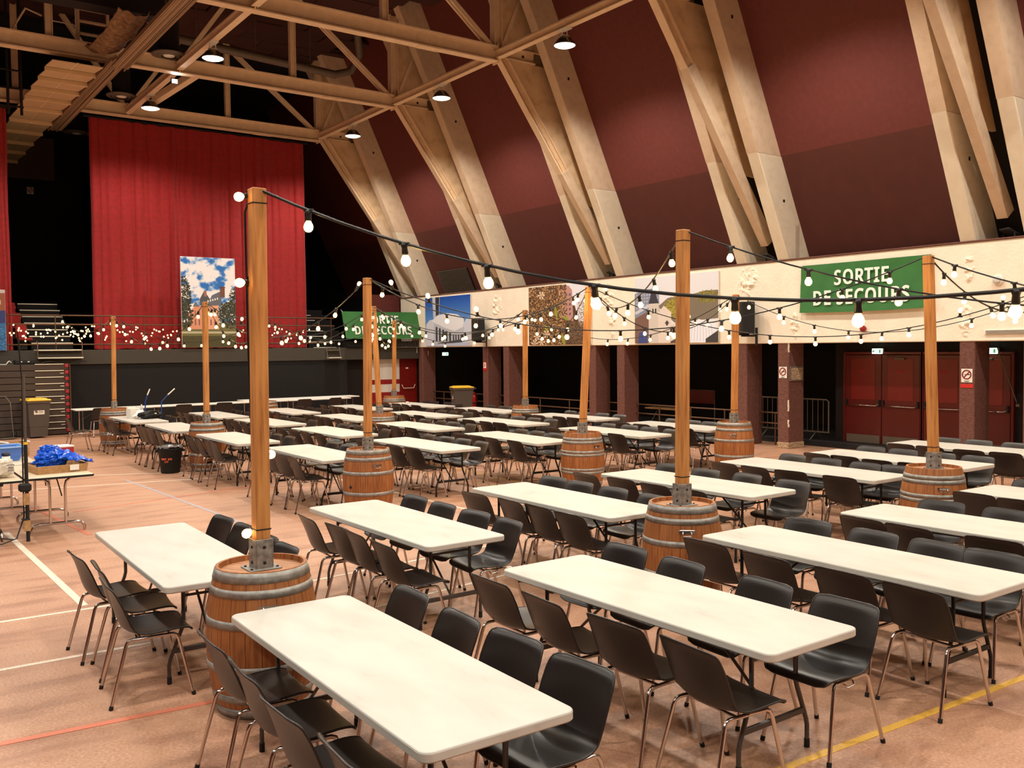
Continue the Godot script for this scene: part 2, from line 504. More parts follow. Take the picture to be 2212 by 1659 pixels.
	for z in [-11.66, -9.2]:
		exit_sign(Vector3(18.2, 2.13, z), Basis(Vector3.UP, -PI / 2), "lit exit sign above the %s double doors" % ("notice-frame side" if z < -10 else "far pair of"))
	exit_sign(Vector3(18.0, 2.07, -29.2), Basis(), "lit exit sign on the dark aisle end wall")

func door_pair(called: String, x: float, z0: float, w: float):
	var d := thing(called, "dark red double exit door with push bars%s" % (" nearer the crowd barrier" if called == "door_1" else " behind the column with the red sign"), "door", Vector3(x, 0, z0), 0, "", "structure")
	part("frame", G.new().box(Vector3(0.02, 1.05, -0.03), Vector3(0.1, 2.1, 0.06), 0.01).box(Vector3(0.02, 1.05, w * 2 + 0.03), Vector3(0.1, 2.1, 0.06), 0.01).box(Vector3(0.02, 2.09, w), Vector3(0.1, 0.06, w * 2 + 0.12), 0.01).mesh(M.door), d)
	for k in 2:
		var zc := w * (k + 0.5)
		var lf := part("door_leaf", bx(Vector3(0, 1.04, zc), Vector3(0.05, 2.02, w - 0.012), M.door, 0.008), d)
		part("kick_plate", bx(Vector3(-0.028, 0.17, zc), Vector3(0.006, 0.25, w - 0.08), M.grey, 0.002), lf)
		part("upper_panel", bx(Vector3(-0.028, 1.52, zc), Vector3(0.008, 0.9, w - 0.3), M.doorred, 0.003), lf)
		part("door_label", bx(Vector3(-0.036, 1.7, zc), Vector3(0.006, 0.045, 0.14), M.red, 0.002), lf)
		part("push_bar", G.new().tube([Vector3(-0.03, 0.99, zc - w * 0.44), Vector3(-0.10, 0.95, zc - w * 0.40), Vector3(-0.10, 0.95, zc + w * 0.40), Vector3(-0.03, 0.99, zc + w * 0.44)], 0.013).mesh(M.chrome), lf)
		part("bar_mount", G.new().box(Vector3(-0.04, 1.0, zc - w * 0.45), Vector3(0.05, 0.14, 0.05), 0.008).box(Vector3(-0.04, 1.0, zc + w * 0.45), Vector3(0.05, 0.14, 0.05), 0.008).mesh(M.rubber), lf)
		if k == 1:
			part("door_closer", G.new().box(Vector3(-0.05, 1.97, zc), Vector3(0.06, 0.05, 0.22), 0.008).tube([Vector3(-0.05, 2.0, zc), Vector3(-0.2, 2.0, zc - 0.2), Vector3(-0.04, 2.04, zc - 0.3)], 0.008).mesh(M.grey), lf)

func exit_sign(at: Vector3, bs: Basis, label: String):
	var t := thing("exit_sign", label, "exit sign", at, 0, "lit exit signs")
	t.basis = bs
	part("housing", bx(Vector3(0, 0, 0), Vector3(0.27, 0.13, 0.05), M.white, 0.01), t)
	part("lit_sign_face", bx(Vector3(0, 0, 0.028), Vector3(0.25, 0.11, 0.008), M.exit, 0.002), t)
	var g := G.new()      # the green band with a pale arrow
	g.box(Vector3(-0.075, 0, 0.033), Vector3(0.06, 0.02, 0.004))
	g.box(Vector3(-0.10, 0.012, 0.033), Vector3(0.035, 0.014, 0.004), 0, Basis(Vector3.BACK, 0.7))
	g.box(Vector3(-0.10, -0.012, 0.033), Vector3(0.035, 0.014, 0.004), 0, Basis(Vector3.BACK, -0.7))
	g.box(Vector3(0.06, 0, 0.033), Vector3(0.045, 0.075, 0.004))
	part("pictogram", g.mesh(M.green), t)
	var l := OmniLight3D.new()
	l.name = "sign_light"
	t.add_child(l, true)
	l.position = Vector3(0, 0, 0.06)
	l.light_energy = 0.02
	l.light_color = Color(0.8, 1, 0.92)
	l.light_size = 0.08
	l.omni_range = 20
	l.omni_attenuation = 2.0
	l.shadow_enabled = true

# ---------------------------------------------------------------- concrete arch frames
func inner_x(y: float) -> float:
	return 16.78 - (y - 4.1) * 0.462 - maxf(0.0, y - 9.3) * 0.03

func outer_x(y: float) -> float:
	return 17.5 - (y - 4.2) * 0.464

func ribs():
	var nm := ["behind the stage corner", "above the flower poster's stage end", "above the church poster's stage end", "beside the fixed exit banner", "nearest the hall entrance"]
	const CUT = 6.35
	for i in FRAMES.size():
		var z: float = FRAMES[i]
		for s in [-1, 1]:
			var zc: float = z + s * 0.575
			var low := PackedVector2Array([Vector2(inner_x(4.13), 4.14), Vector2(outer_x(4.14) + 0.25, 4.14), Vector2(outer_x(CUT) + 0.1, CUT), Vector2(inner_x(CUT), CUT)])
			var ys := [CUT, 8.0, 9.5, 10.8, 12.25]
			var up := PackedVector2Array()
			for y in ys:
				up.append(Vector2(inner_x(y), y))
			ys.reverse()
			for y in ys:
				up.append(Vector2(outer_x(y) + 0.1, y))
			var r := thing("arch_rib", "%s concrete rib of the arch pair %s" % ["stage-side" if s < 0 else "entrance-side", nm[i]], "arch rib", Vector3.ZERO, 0, "concrete arch ribs along the poster wall", "structure")
			part("upper_rib", chamfer_prism(up, zc - 0.145, zc + 0.145, M.rib), r)
			part("painted_foot", chamfer_prism(low, zc - 0.15, zc + 0.15, M.ribfoot), r)
			if i == 3 and s > 0:
				var g := G.new()
				for k in 6:
					g.box(Vector3(outer_x(4.9) - 0.16 + k * 0.022, 4.5 + rng.randf() * 0.1, zc + 0.1505), Vector3(0.006, 0.75, 0.003))
				part("rust_stain", g.mesh(mat(Color(0.50, 0.33, 0.22), 0.9)), r)
			var hole := G.new()
			hole.lathe([Vector2(0.035, 0.0), Vector2(0.035, 0.004), Vector2(0, 0.004)], 10)
			for y in ([5.4, 9.0] if s > 0 else [5.6]):
				part("anchor_hole", hole.mesh(M.black) if y == 5.4 else bx(Vector3.ZERO, Vector3(0.06, 0.004, 0.07), M.black, 0.001), r, Transform3D(Basis(Vector3.RIGHT, PI / 2), Vector3(inner_x(y) + 0.42, y, zc + 0.15)))
		# steel strut that leaves the truss node and lands between the two ribs, with its web plate
		var sgrp := thing("steel_strut", "steel strut and web plate in the arch pair %s" % nm[i], "strut", Vector3.ZERO, 0, "struts from the roof nodes to the arch feet", "structure")
		var a := Vector3(NODE_X, 9.42, z)
		var b := Vector3(16.85, 4.5, z)
		var dir := (b - a).normalized()
		var nrm := Vector3(-dir.y, dir.x, 0)     # outwards, up to the panel side
		var g2 := G.new()
		var mid := a + dir * (1.75 if i >= 3 else 3.3)
		g2.ibeam(a + nrm * 0.12, mid + nrm * 0.12, 0.2, 0.24, 0.02, 0.025, nrm)
		part("upper_strut", g2.mesh(M.steel), sgrp)
		part("lower_strut", G.new().beam(mid + nrm * 0.14, b + nrm * 0.14, 0.2, 0.28, nrm, 0.008).mesh(M.rib), sgrp)
		var poly := PackedVector2Array([Vector2(NODE_X + 0.12, 9.4), Vector2(a.x + dir.x * 4.2 + 0.15, a.y + dir.y * 4.2), Vector2(inner_x(6.0) + 0.62, 6.0), Vector2(inner_x(9.4) + 0.6, 9.4)])
		part("web_plate", G.new().prism(poly, z - 0.04, z + 0.04).mesh(M.plate), sgrp)
		part("upper_web_plate", G.new().prism(PackedVector2Array([Vector2(NODE_X + 0.1, 9.72), Vector2(inner_x(9.72) + 0.6, 9.72), Vector2(inner_x(12.2) + 0.5, 12.2), Vector2(NODE_X + 0.1, 12.2)]), z - 0.04, z + 0.04).mesh(M.plate), sgrp)
		# flood light standing on the ledge between the ribs
		if i > 0:
			var fl := thing("flood_light", "unlit flood light on the ledge at the arch foot %s" % nm[i], "flood light", Vector3(16.86, 4.155, z + 0.12), -0.5, "flood lights on the cream band's ledge")
			var tilt := Transform3D(Basis(Vector3.BACK, -0.5), Vector3(0, 0.10, 0))
			part("housing", bx(Vector3.ZERO, Vector3(0.24, 0.035, 0.27), M.rubber, 0.01), fl, tilt)
			part("reflector", bx(Vector3(0, 0.02, 0), Vector3(0.20, 0.006, 0.23), mat(Color(0.75, 0.72, 0.66), 0.2, 0.6), 0.002), fl, tilt)
			part("bracket", G.new().box(Vector3(0, 0.03, -0.15), Vector3(0.03, 0.10, 0.012), 0.003).box(Vector3(0, 0.03, 0.15), Vector3(0.03, 0.10, 0.012), 0.003).box(Vector3(0, -0.005, 0), Vector3(0.03, 0.01, 0.3), 0.003).mesh(M.rubber), fl)
	# maroon infill between the frames, lighter paint above a line
	for i in range(0, FRAMES.size() + 1):
		var z0: float = (FRAMES[i - 1] + 0.575) if i > 0 else -36.0
		var z1: float = (FRAMES[i] - 0.575) if i < FRAMES.size() else 11.5
		var pan := Node3D.new()
		pan.name = "wall_infill" if i == 0 else "wall_infill_%03d" % i
		add_child(pan)
		pan.set_meta("kind", "structure")
		pan.set_meta("label", "sloping maroon wall panel between arch ribs")
		var lo := PackedVector2Array([Vector2(outer_x(4.1), 4.1), Vector2(outer_x(4.1) + 0.25, 4.1), Vector2(outer_x(CUT) + 0.2, CUT), Vector2(outer_x(CUT), CUT)])
		var hi := PackedVector2Array([Vector2(outer_x(CUT), CUT), Vector2(outer_x(CUT) + 0.2, CUT), Vector2(outer_x(12.3) + 0.2, 12.3), Vector2(outer_x(12.3), 12.3)])
		part("lower_panel", G.new().prism(lo, z0, z1).mesh(M.maroonlow), pan)
		part("upper_panel", G.new().prism(hi, z0, z1).mesh(M.maroon), pan)
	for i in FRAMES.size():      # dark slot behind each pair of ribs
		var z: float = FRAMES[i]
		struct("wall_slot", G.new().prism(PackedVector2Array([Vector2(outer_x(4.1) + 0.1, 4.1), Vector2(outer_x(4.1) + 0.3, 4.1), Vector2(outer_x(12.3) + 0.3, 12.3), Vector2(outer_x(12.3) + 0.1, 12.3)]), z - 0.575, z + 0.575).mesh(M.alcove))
	# louvred vent low in the panel next to the stage
	var vt := thing("wall_vent", "louvred air vent low on the maroon panel next to the stage", "vent", Vector3.ZERO)
	var vx := func(y: float) -> float: return outer_x(y) - 0.02
	part("vent_backing", G.new().beam(Vector3(vx.call(4.2), 4.2, -27.25), Vector3(vx.call(5.0), 5.0, -27.25), 1.95, 0.02, Vector3(-0.9, -0.43, 0)).mesh(M.rubber), vt)
	for k in 19:
		var y := 4.2 + k * 0.043
		part("slat", bx(Vector3.ZERO, Vector3(0.045, 0.018, 1.95), M.grey, 0.003), vt, Transform3D(Basis(Vector3.BACK, 0.45), Vector3(vx.call(y) - 0.02, y, -27.25)))

func chamfer_prism(poly: PackedVector2Array, z0: float, z1: float, m: Material) -> ArrayMesh:
	var c := 0.018
	if Geometry2D.is_polygon_clockwise(poly):
		poly.reverse()
	var small: PackedVector2Array = Geometry2D.offset_polygon(poly, -c)[0]
	var g := G.new()
	if small.size() != poly.size():
		return g.prism(poly, z0, z1).mesh(m)
	if Geometry2D.is_polygon_clockwise(small):
		small.reverse()
	var best := 0
	for i in small.size():
		if small[i].distance_to(poly[0]) < small[best].distance_to(poly[0]):
			best = i
	var n := poly.size()
	var q := PackedVector2Array()
	for i in n:
		q.append(small[(best + i) % n])
	var ix := Geometry2D.triangulate_polygon(q)
	for i in n:
		var j := (i + 1) % n
		var a := poly[i]
		var b := poly[j]
		g.quad(Vector3(a.x, a.y, z0 + c), Vector3(b.x, b.y, z0 + c), Vector3(b.x, b.y, z1 - c), Vector3(a.x, a.y, z1 - c))
		g.quad(Vector3(a.x, a.y, z1 - c), Vector3(b.x, b.y, z1 - c), Vector3(q[j].x, q[j].y, z1), Vector3(q[i].x, q[i].y, z1))
		g.quad(Vector3(q[i].x, q[i].y, z0), Vector3(q[j].x, q[j].y, z0), Vector3(b.x, b.y, z0 + c), Vector3(a.x, a.y, z0 + c))
	for i in range(0, ix.size(), 3):
		var a := q[ix[i]]
		var b := q[ix[i + 1]]
		var d := q[ix[i + 2]]
		if (b - a).cross(d - a) < 0:
			var t := b
			b = d
			d = t
		g.tri(Vector3(a.x, a.y, z1), Vector3(b.x, b.y, z1), Vector3(d.x, d.y, z1))
		g.tri(Vector3(a.x, a.y, z0), Vector3(d.x, d.y, z0), Vector3(b.x, b.y, z0))
	return g.mesh(m)

# ---------------------------------------------------------------- roof steel
func trusses():
	var nm := ["over the stage curtain", "second from the stage", "third from the stage", "fourth from the stage", "nearest the hall entrance"]
	for i in FRAMES.size():
		var z: float = FRAMES[i]
		var t := thing("roof_truss", "cream steel roof truss across the hall, %s" % nm[i], "truss", Vector3.ZERO, 0, "roof trusses across the hall", "structure")
		part("bottom_chord", G.new().ibeam(Vector3(-11.9, 9.49, z), Vector3(NODE_X, 9.49, z), 0.24, 0.38).mesh(M.steel), t)
		part("chord_extension", G.new().ibeam(Vector3(NODE_X + 0.15, 9.56, z), Vector3(inner_x(9.5) + 0.1, 9.56, z), 0.2, 0.30).mesh(M.steel), t)
		part("bolt_hole", G.new().lathe([Vector2(0.035, 0.0), Vector2(0.035, 0.006), Vector2(0, 0.006)], 10).mesh(M.black), t, Transform3D(Basis(Vector3.RIGHT, PI / 2), Vector3(14.05, 9.57, z + 0.012)))
		var sp := G.new()
		sp.box(Vector3(11.3, 9.49, z + 0.018), Vector3(0.6, 0.22, 0.012), 0.003)
		for k in 6:
			for j in 2:
				sp.box(Vector3(11.07 + k * 0.09, 9.43 + j * 0.12, z + 0.028), Vector3(0.03, 0.03, 0.02), 0.006)
				sp.box(Vector3(11.07 + k * 0.09, 9.288, z - 0.07 + j * 0.14), Vector3(0.03, 0.02, 0.03), 0.006)
		sp.box(Vector3(11.3, 9.296, z), Vector3(0.6, 0.014, 0.24), 0.003)
		part("splice_plate", sp.mesh(M.steel), t)
		part("gusset", G.new().box(Vector3(NODE_X, 9.6, z), Vector3(0.5, 0.34, 0.016), 0.003).box(Vector3(NODE_X - 0.02, 9.5, z), Vector3(0.03, 0.5, 0.26), 0.004).box(Vector3(BEAM_X, 9.5, z), Vector3(0.03, 0.4, 0.26), 0.004).mesh(M.steel), t)
		for x in [10.15, 4.13, -1.9, -7.9]:
			part("post", G.new().ibeam(Vector3(x, 9.66, z), Vector3(x, 12.3, z), 0.14, 0.16, 0.012, 0.016).mesh(M.steel), t)
		part("end_post", G.new().ibeam(Vector3(NODE_X, 9.66, z), Vector3(NODE_X, 12.3, z), 0.2, 0.24, 0.02, 0.022).mesh(M.steel), t)
		for d in [[13.1, 9.62, 9.9, 12.15], [7.2, 9.66, 9.0, 12.25], [7.0, 9.66, 5.2, 12.25], [0.95, 9.66, 2.9, 12.25], [0.95, 9.66, -1.0, 12.25]]:
			var dg := G.new()
			dg.beam(Vector3(d[0], d[1], z - 0.06), Vector3(d[2], d[3], z - 0.06), 0.05, 0.11)
			dg.beam(Vector3(d[0], d[1], z + 0.06), Vector3(d[2], d[3], z + 0.06), 0.05, 0.11)
			part("diagonal", dg.mesh(M.steel), t)
		part("end_diagonal", G.new().beam(Vector3(NODE_X + 0.1, 9.6, z), Vector3(14.5, 12.25, z), 0.14, 0.09).mesh(M.steel), t)
	for x in [NODE_X, BEAM_X, 0.95, -5.2]:
		var w: String = {NODE_X: "over the poster-wall tables", BEAM_X: "down the middle of the tables", 0.95: "over the open floor", -5.2: "along the far side"}[x]
		var lb := thing("roof_beam", "cream steel beam running towards the stage %s" % w, "roof beam", Vector3.ZERO, 0, "beams between the roof trusses", "structure")
		part("beam", G.new().ibeam(Vector3(x, 9.46, -29.3), Vector3(x, 9.46, 11.4), 0.16, 0.18, 0.014, 0.02).mesh(M.steel), lb)
		part("conduit", G.new().tube([Vector3(x - 0.05, 9.57, -29.2), Vector3(x - 0.05, 9.57, 11.3)], 0.02, 6).mesh(M.steel), lb)
	# slanted tie and the vent pipe seen between the trusses
	single("roof_tie", G.new().beam(Vector3(8.0, 9.75, -24.3), Vector3(7.25, 9.28, -27.0), 0.2, 0.2, Vector3.UP, 0.01).mesh(M.steel), "slanted cream tie between the second truss and the lamp beam", "tie", Transform3D(), "", "structure")
	var pg := thing("vent_pipe", "grey round ventilation pipe under the roof boards", "pipe", Vector3.ZERO)
	part("pipe", G.new().tube([Vector3(6.9, 10.98, -26.5), Vector3(12.5, 10.72, -26.5), Vector3(12.95, 10.85, -26.3), Vector3(13.1, 11.3, -26.0), Vector3(12.6, 12.0, -25.2)], 0.12, 14).mesh(M.grey), pg)
	for x in [8.3, 10.0, 11.7]:
		part("pipe_clip", G.new().tube([Vector3(x, 10.95 - (x - 7) * 0.04, -26.5), Vector3(x, 12.0, -26.5)], 0.012, 6).mesh(M.grey), pg)
	# spot that shines at the second node
	var sl := thing("work_light", "small bright work light hung under the second truss node", "lamp", Vector3(7.1, 9.2, -24.55), 0.0)
	part("lamp_body", bx(Vector3(0, 0.02, -0.02), Vector3(0.16, 0.12, 0.08), M.rubber, 0.01), sl)
	part("lamp_glass", bx(Vector3(0, 0.0, 0.03), Vector3(0.14, 0.10, 0.02), M.lamp, 0.004), sl)
	var ol := SpotLight3D.new()
	ol.name = "work_light_beam"
	sl.add_child(ol, true)
	ol.position = Vector3(0, 0, 0.06)
	ol.rotation_degrees = Vector3(-25, 180, 0)
	ol.light_energy = 0.4
	ol.spot_angle = 70
	ol.spot_range = 40
	ol.light_size = 0.06
	ol.shadow_enabled = true

# ---------------------------------------------------------------- flat prints
func fill_poly(img: Image, pts: Array, c: Color):
	var w := img.get_width()
	var h := img.get_height()
	var lo := 1e9
	var hi := -1e9
	for p in pts:
		lo = minf(lo, p[1] * h)
		hi = maxf(hi, p[1] * h)
	for y in range(maxi(0, int(lo)), mini(h, int(hi) + 1)):
		var xs := []
		for i in pts.size():
			var a: Array = pts[i]
			var b: Array = pts[(i + 1) % pts.size()]
			var ay: float = a[1] * h
			var by: float = b[1] * h
			if (ay <= y + 0.5) != (by <= y + 0.5):
				xs.append((a[0] + (b[0] - a[0]) * (y + 0.5 - ay) / (by - ay)) * w)
		xs.sort()
		for k in range(0, xs.size() - 1, 2):
			img.fill_rect(Rect2i(int(xs[k]), y, maxi(1, int(xs[k + 1]) - int(xs[k])), 1), c)

func specks(img: Image, r: Rect2, n: int, cols: Array, s0: int, s1: int, shape := 0):
	var w := img.get_width()
	var h := img.get_height()
	for i in n:
		var u := rng.randf()
		var v := rng.randf()
		if shape == 1 and Vector2(u - 0.5, v - 0.5).length() > 0.5 * rng.randf_range(0.75, 1.0):
			continue
		var s := rng.randi_range(s0, s1)
		img.fill_rect(Rect2i(int((r.position.x + u * r.size.x) * w), int((r.position.y + v * r.size.y) * h), s, maxi(1, s - rng.randi() % 2)), cols[rng.randi() % cols.size()])

func clouds(img: Image, y1: float, blue: Color, white: Color, seed_: int, cover := 0.0):
	var n := FastNoiseLite.new()
	n.seed = seed_
	n.frequency = 0.012
	n.fractal_octaves = 5
	var w := img.get_width()
	for y in int(y1 * img.get_height()):
		for x in w:
			img.set_pixel(x, y, blue.lerp(white, clampf(n.get_noise_2d(x, y * 1.4) * 2.6 + 0.5 + cover, 0, 1)))

func print_mat(img: Image) -> StandardMaterial3D:
	var m := mat(Color.WHITE, 0.55)
	m.albedo_texture = ImageTexture.create_from_image(img)
	m.texture_repeat = false
	return m

func castle_print() -> StandardMaterial3D:
	var img := Image.create(250, 400, false, Image.FORMAT_RGB8)
	clouds(img, 0.75, Color(0.13, 0.42, 0.74), Color(0.93, 0.91, 0.92), 5, 0.42)
	img.fill_rect(Rect2i(0, 290, 250, 110), Color(0.42, 0.40, 0.22))
	img.fill_rect(Rect2i(0, 330, 250, 9), Color(0.72, 0.68, 0.58))
	img.fill_rect(Rect2i(0, 350, 250, 50), Color(0.27, 0.25, 0.11))
	specks(img, Rect2(0, 0.88, 1, 0.12), 900, [Color(0.33, 0.30, 0.14), Color(0.22, 0.21, 0.09)], 1, 3)
	fill_poly(img, [[0.12, 0.80], [0.12, 0.62], [0.25, 0.54], [0.62, 0.54], [0.62, 0.80]], Color(0.83, 0.56, 0.43))
	fill_poly(img, [[0.42, 0.80], [0.42, 0.52], [0.68, 0.52], [0.68, 0.80]], Color(0.88, 0.63, 0.50))
	fill_poly(img, [[0.33, 0.47], [0.42, 0.37], [0.53, 0.47], [0.48, 0.55], [0.36, 0.55]], Color(0.30, 0.30, 0.33))
	fill_poly(img, [[0.46, 0.54], [0.56, 0.42], [0.73, 0.37], [0.74, 0.53]], Color(0.38, 0.39, 0.43))
	fill_poly(img, [[0.2, 0.55], [0.26, 0.49], [0.33, 0.55]], Color(0.42, 0.42, 0.45))
	img.fill_rect(Rect2i(103, 148, 12, 26), Color(0.62, 0.40, 0.33))
	img.fill_rect(Rect2i(178, 130, 22, 46), Color(0.45, 0.27, 0.22))
	img.fill_rect(Rect2i(176, 128, 26, 6), Color(0.35, 0.22, 0.18))
	for k in 5:
		img.fill_rect(Rect2i(118 + k * 11, 190 - k * 3, 6, 9), Color(0.88, 0.87, 0.85))
	for k in 7:
		img.fill_rect(Rect2i(40 + k * 18, 238, 6, 24), Color(0.55, 0.40, 0.36))
		img.fill_rect(Rect2i(40 + k * 18, 276, 6, 26), Color(0.50, 0.34, 0.31))
	var leaf := [Color(0.13, 0.15, 0.08), Color(0.20, 0.22, 0.11), Color(0.09, 0.09, 0.06), Color(0.27, 0.26, 0.14)]
	specks(img, Rect2(-0.12, 0.20, 0.30, 0.50), 900, leaf, 3, 7, 1)
	specks(img, Rect2(-0.12, 0.45, 0.32, 0.36), 800, leaf, 3, 7, 1)
	specks(img, Rect2(0.64, 0.46, 0.52, 0.34), 1500, leaf, 3, 7, 1)
	specks(img, Rect2(0.86, 0.30, 0.30, 0.36), 700, leaf, 3, 6, 1)
	return print_mat(img)

func civic_print() -> StandardMaterial3D:
	var img := Image.create(300, 320, false, Image.FORMAT_RGB8)
	for y in 320:
		img.fill_rect(Rect2i(0, y, 300, 1), Color(0.10, 0.30, 0.66).lerp(Color(0.45, 0.65, 0.88), clampf(y / 200.0, 0, 1)))
	fill_poly(img, [[0.17, 0.0], [0.34, 0.0], [0.32, 0.42], [0.19, 0.42]], Color(0.75, 0.77, 0.82))
	fill_poly(img, [[0.24, 0.0], [0.33, 0.0], [0.31, 0.40], [0.25, 0.40]], Color(0.22, 0.20, 0.24))
	fill_poly(img, [[0.0, 1.0], [0.02, 0.55], [0.10, 0.46], [0.22, 0.45], [0.3, 0.6], [0.3, 1.0]], Color(0.82, 0.83, 0.88))
	fill_poly(img, [[0.14, 0.48], [0.28, 0.37], [0.5, 0.335], [0.72, 0.37], [0.86, 0.47], [0.86, 0.62], [0.66, 0.70], [0.42, 0.62]], Color(0.90, 0.90, 0.92))
	fill_poly(img, [[0.82, 1.0], [0.84, 0.58], [0.92, 0.46], [1.0, 0.48], [1.0, 1.0]], Color(0.80, 0.82, 0.88))
	fill_poly(img, [[0.20, 0.95], [0.20, 0.52], [0.42, 0.62], [0.66, 0.70], [0.86, 0.62], [0.86, 0.92]], Color(0.74, 0.75, 0.79))
	for k in 5:
		fill_poly(img, [[0.24 + k * 0.075, 0.90], [0.24 + k * 0.075, 0.60 + k * 0.03], [0.28 + k * 0.075, 0.61 + k * 0.03], [0.28 + k * 0.075, 0.90]], Color(0.20, 0.20, 0.24))
	for k in 4:
		fill_poly(img, [[0.62 + k * 0.055, 0.90], [0.62 + k * 0.055, 0.78], [0.65 + k * 0.055, 0.78], [0.65 + k * 0.055, 0.90]], Color(0.24, 0.24, 0.28))
	fill_poly(img, [[0.28, 0.94], [0.86, 0.86], [0.86, 0.90], [0.28, 1.0]], Color(0.28, 0.27, 0.28))
	fill_poly(img, [[0.0, 1.0], [0.28, 0.95], [1.0, 0.93], [1.0, 1.0]], Color(0.72, 0.74, 0.82))
	return print_mat(img)

func garden_print() -> StandardMaterial3D:
	var img := Image.create(380, 320, false, Image.FORMAT_RGB8)
	img.fill(Color(0.30, 0.20, 0.12))
	fill_poly(img, [[0.62, 0.0], [1.0, 0.0], [1.0, 0.72], [0.84, 0.7], [0.70, 0.1]], Color(0.86, 0.86, 0.90))
	fill_poly(img, [[0.50, 0.10], [0.66, 0.02], [0.72, 0.1], [0.74, 0.62], [0.55, 0.55]], Color(0.72, 0.53, 0.50))
	for k in 5:
		for j in 3:
			fill_poly(img, [[0.56 + j * 0.055, 0.16 + k * 0.08], [0.59 + j * 0.055, 0.15 + k * 0.08], [0.59 + j * 0.055, 0.19 + k * 0.08], [0.56 + j * 0.055, 0.20 + k * 0.08]], Color(0.42, 0.33, 0.36))
	specks(img, Rect2(0.0, 0.0, 0.62, 1.0), 5200, [Color(0.42, 0.27, 0.13), Color(0.55, 0.40, 0.22), Color(0.20, 0.13, 0.08), Color(0.68, 0.52, 0.35), Color(0.30, 0.22, 0.12), Color(0.82, 0.66, 0.48)], 2, 7)
	specks(img, Rect2(0.6, 0.62, 0.42, 0.4), 2600, [Color(0.36, 0.27, 0.19), Color(0.50, 0.39, 0.29), Color(0.24, 0.17, 0.12)], 2, 6)
	specks(img, Rect2(0.80, 0.3, 0.2, 0.5), 700, [Color(0.55, 0.45, 0.38), Color(0.42, 0.32, 0.26)], 1, 4)
	for q in [[0.46, 0.45, 0.03, 0.14], [0.58, 0.92, 0.035, 0.13], [0.30, 0.72, 0.03, 0.08], [0.62, 0.56, 0.05, 0.05]]:
		fill_poly(img, [[q[0] - q[2], q[1] - q[3]], [q[0] + q[2] * 0.7, q[1] - q[3] * 0.2], [q[0] + q[2], q[1] + q[3]], [q[0] - q[2] * 0.6, q[1] + q[3] * 0.3]], Color(0.55, 0.58, 0.22))
	for q in [[0.14, 0.85], [0.22, 0.95], [0.22, 0.15], [0.30, 0.82], [0.1, 0.97]]:
		for a in 6:
			var t := TAU * a / 6
			fill_poly(img, [[q[0], q[1]], [q[0] + 0.05 * cos(t - 0.3), q[1] + 0.06 * sin(t - 0.3)], [q[0] + 0.065 * cos(t), q[1] + 0.075 * sin(t)], [q[0] + 0.05 * cos(t + 0.3), q[1] + 0.06 * sin(t + 0.3)]], Color(0.86, 0.76, 0.66))
	return print_mat(img)

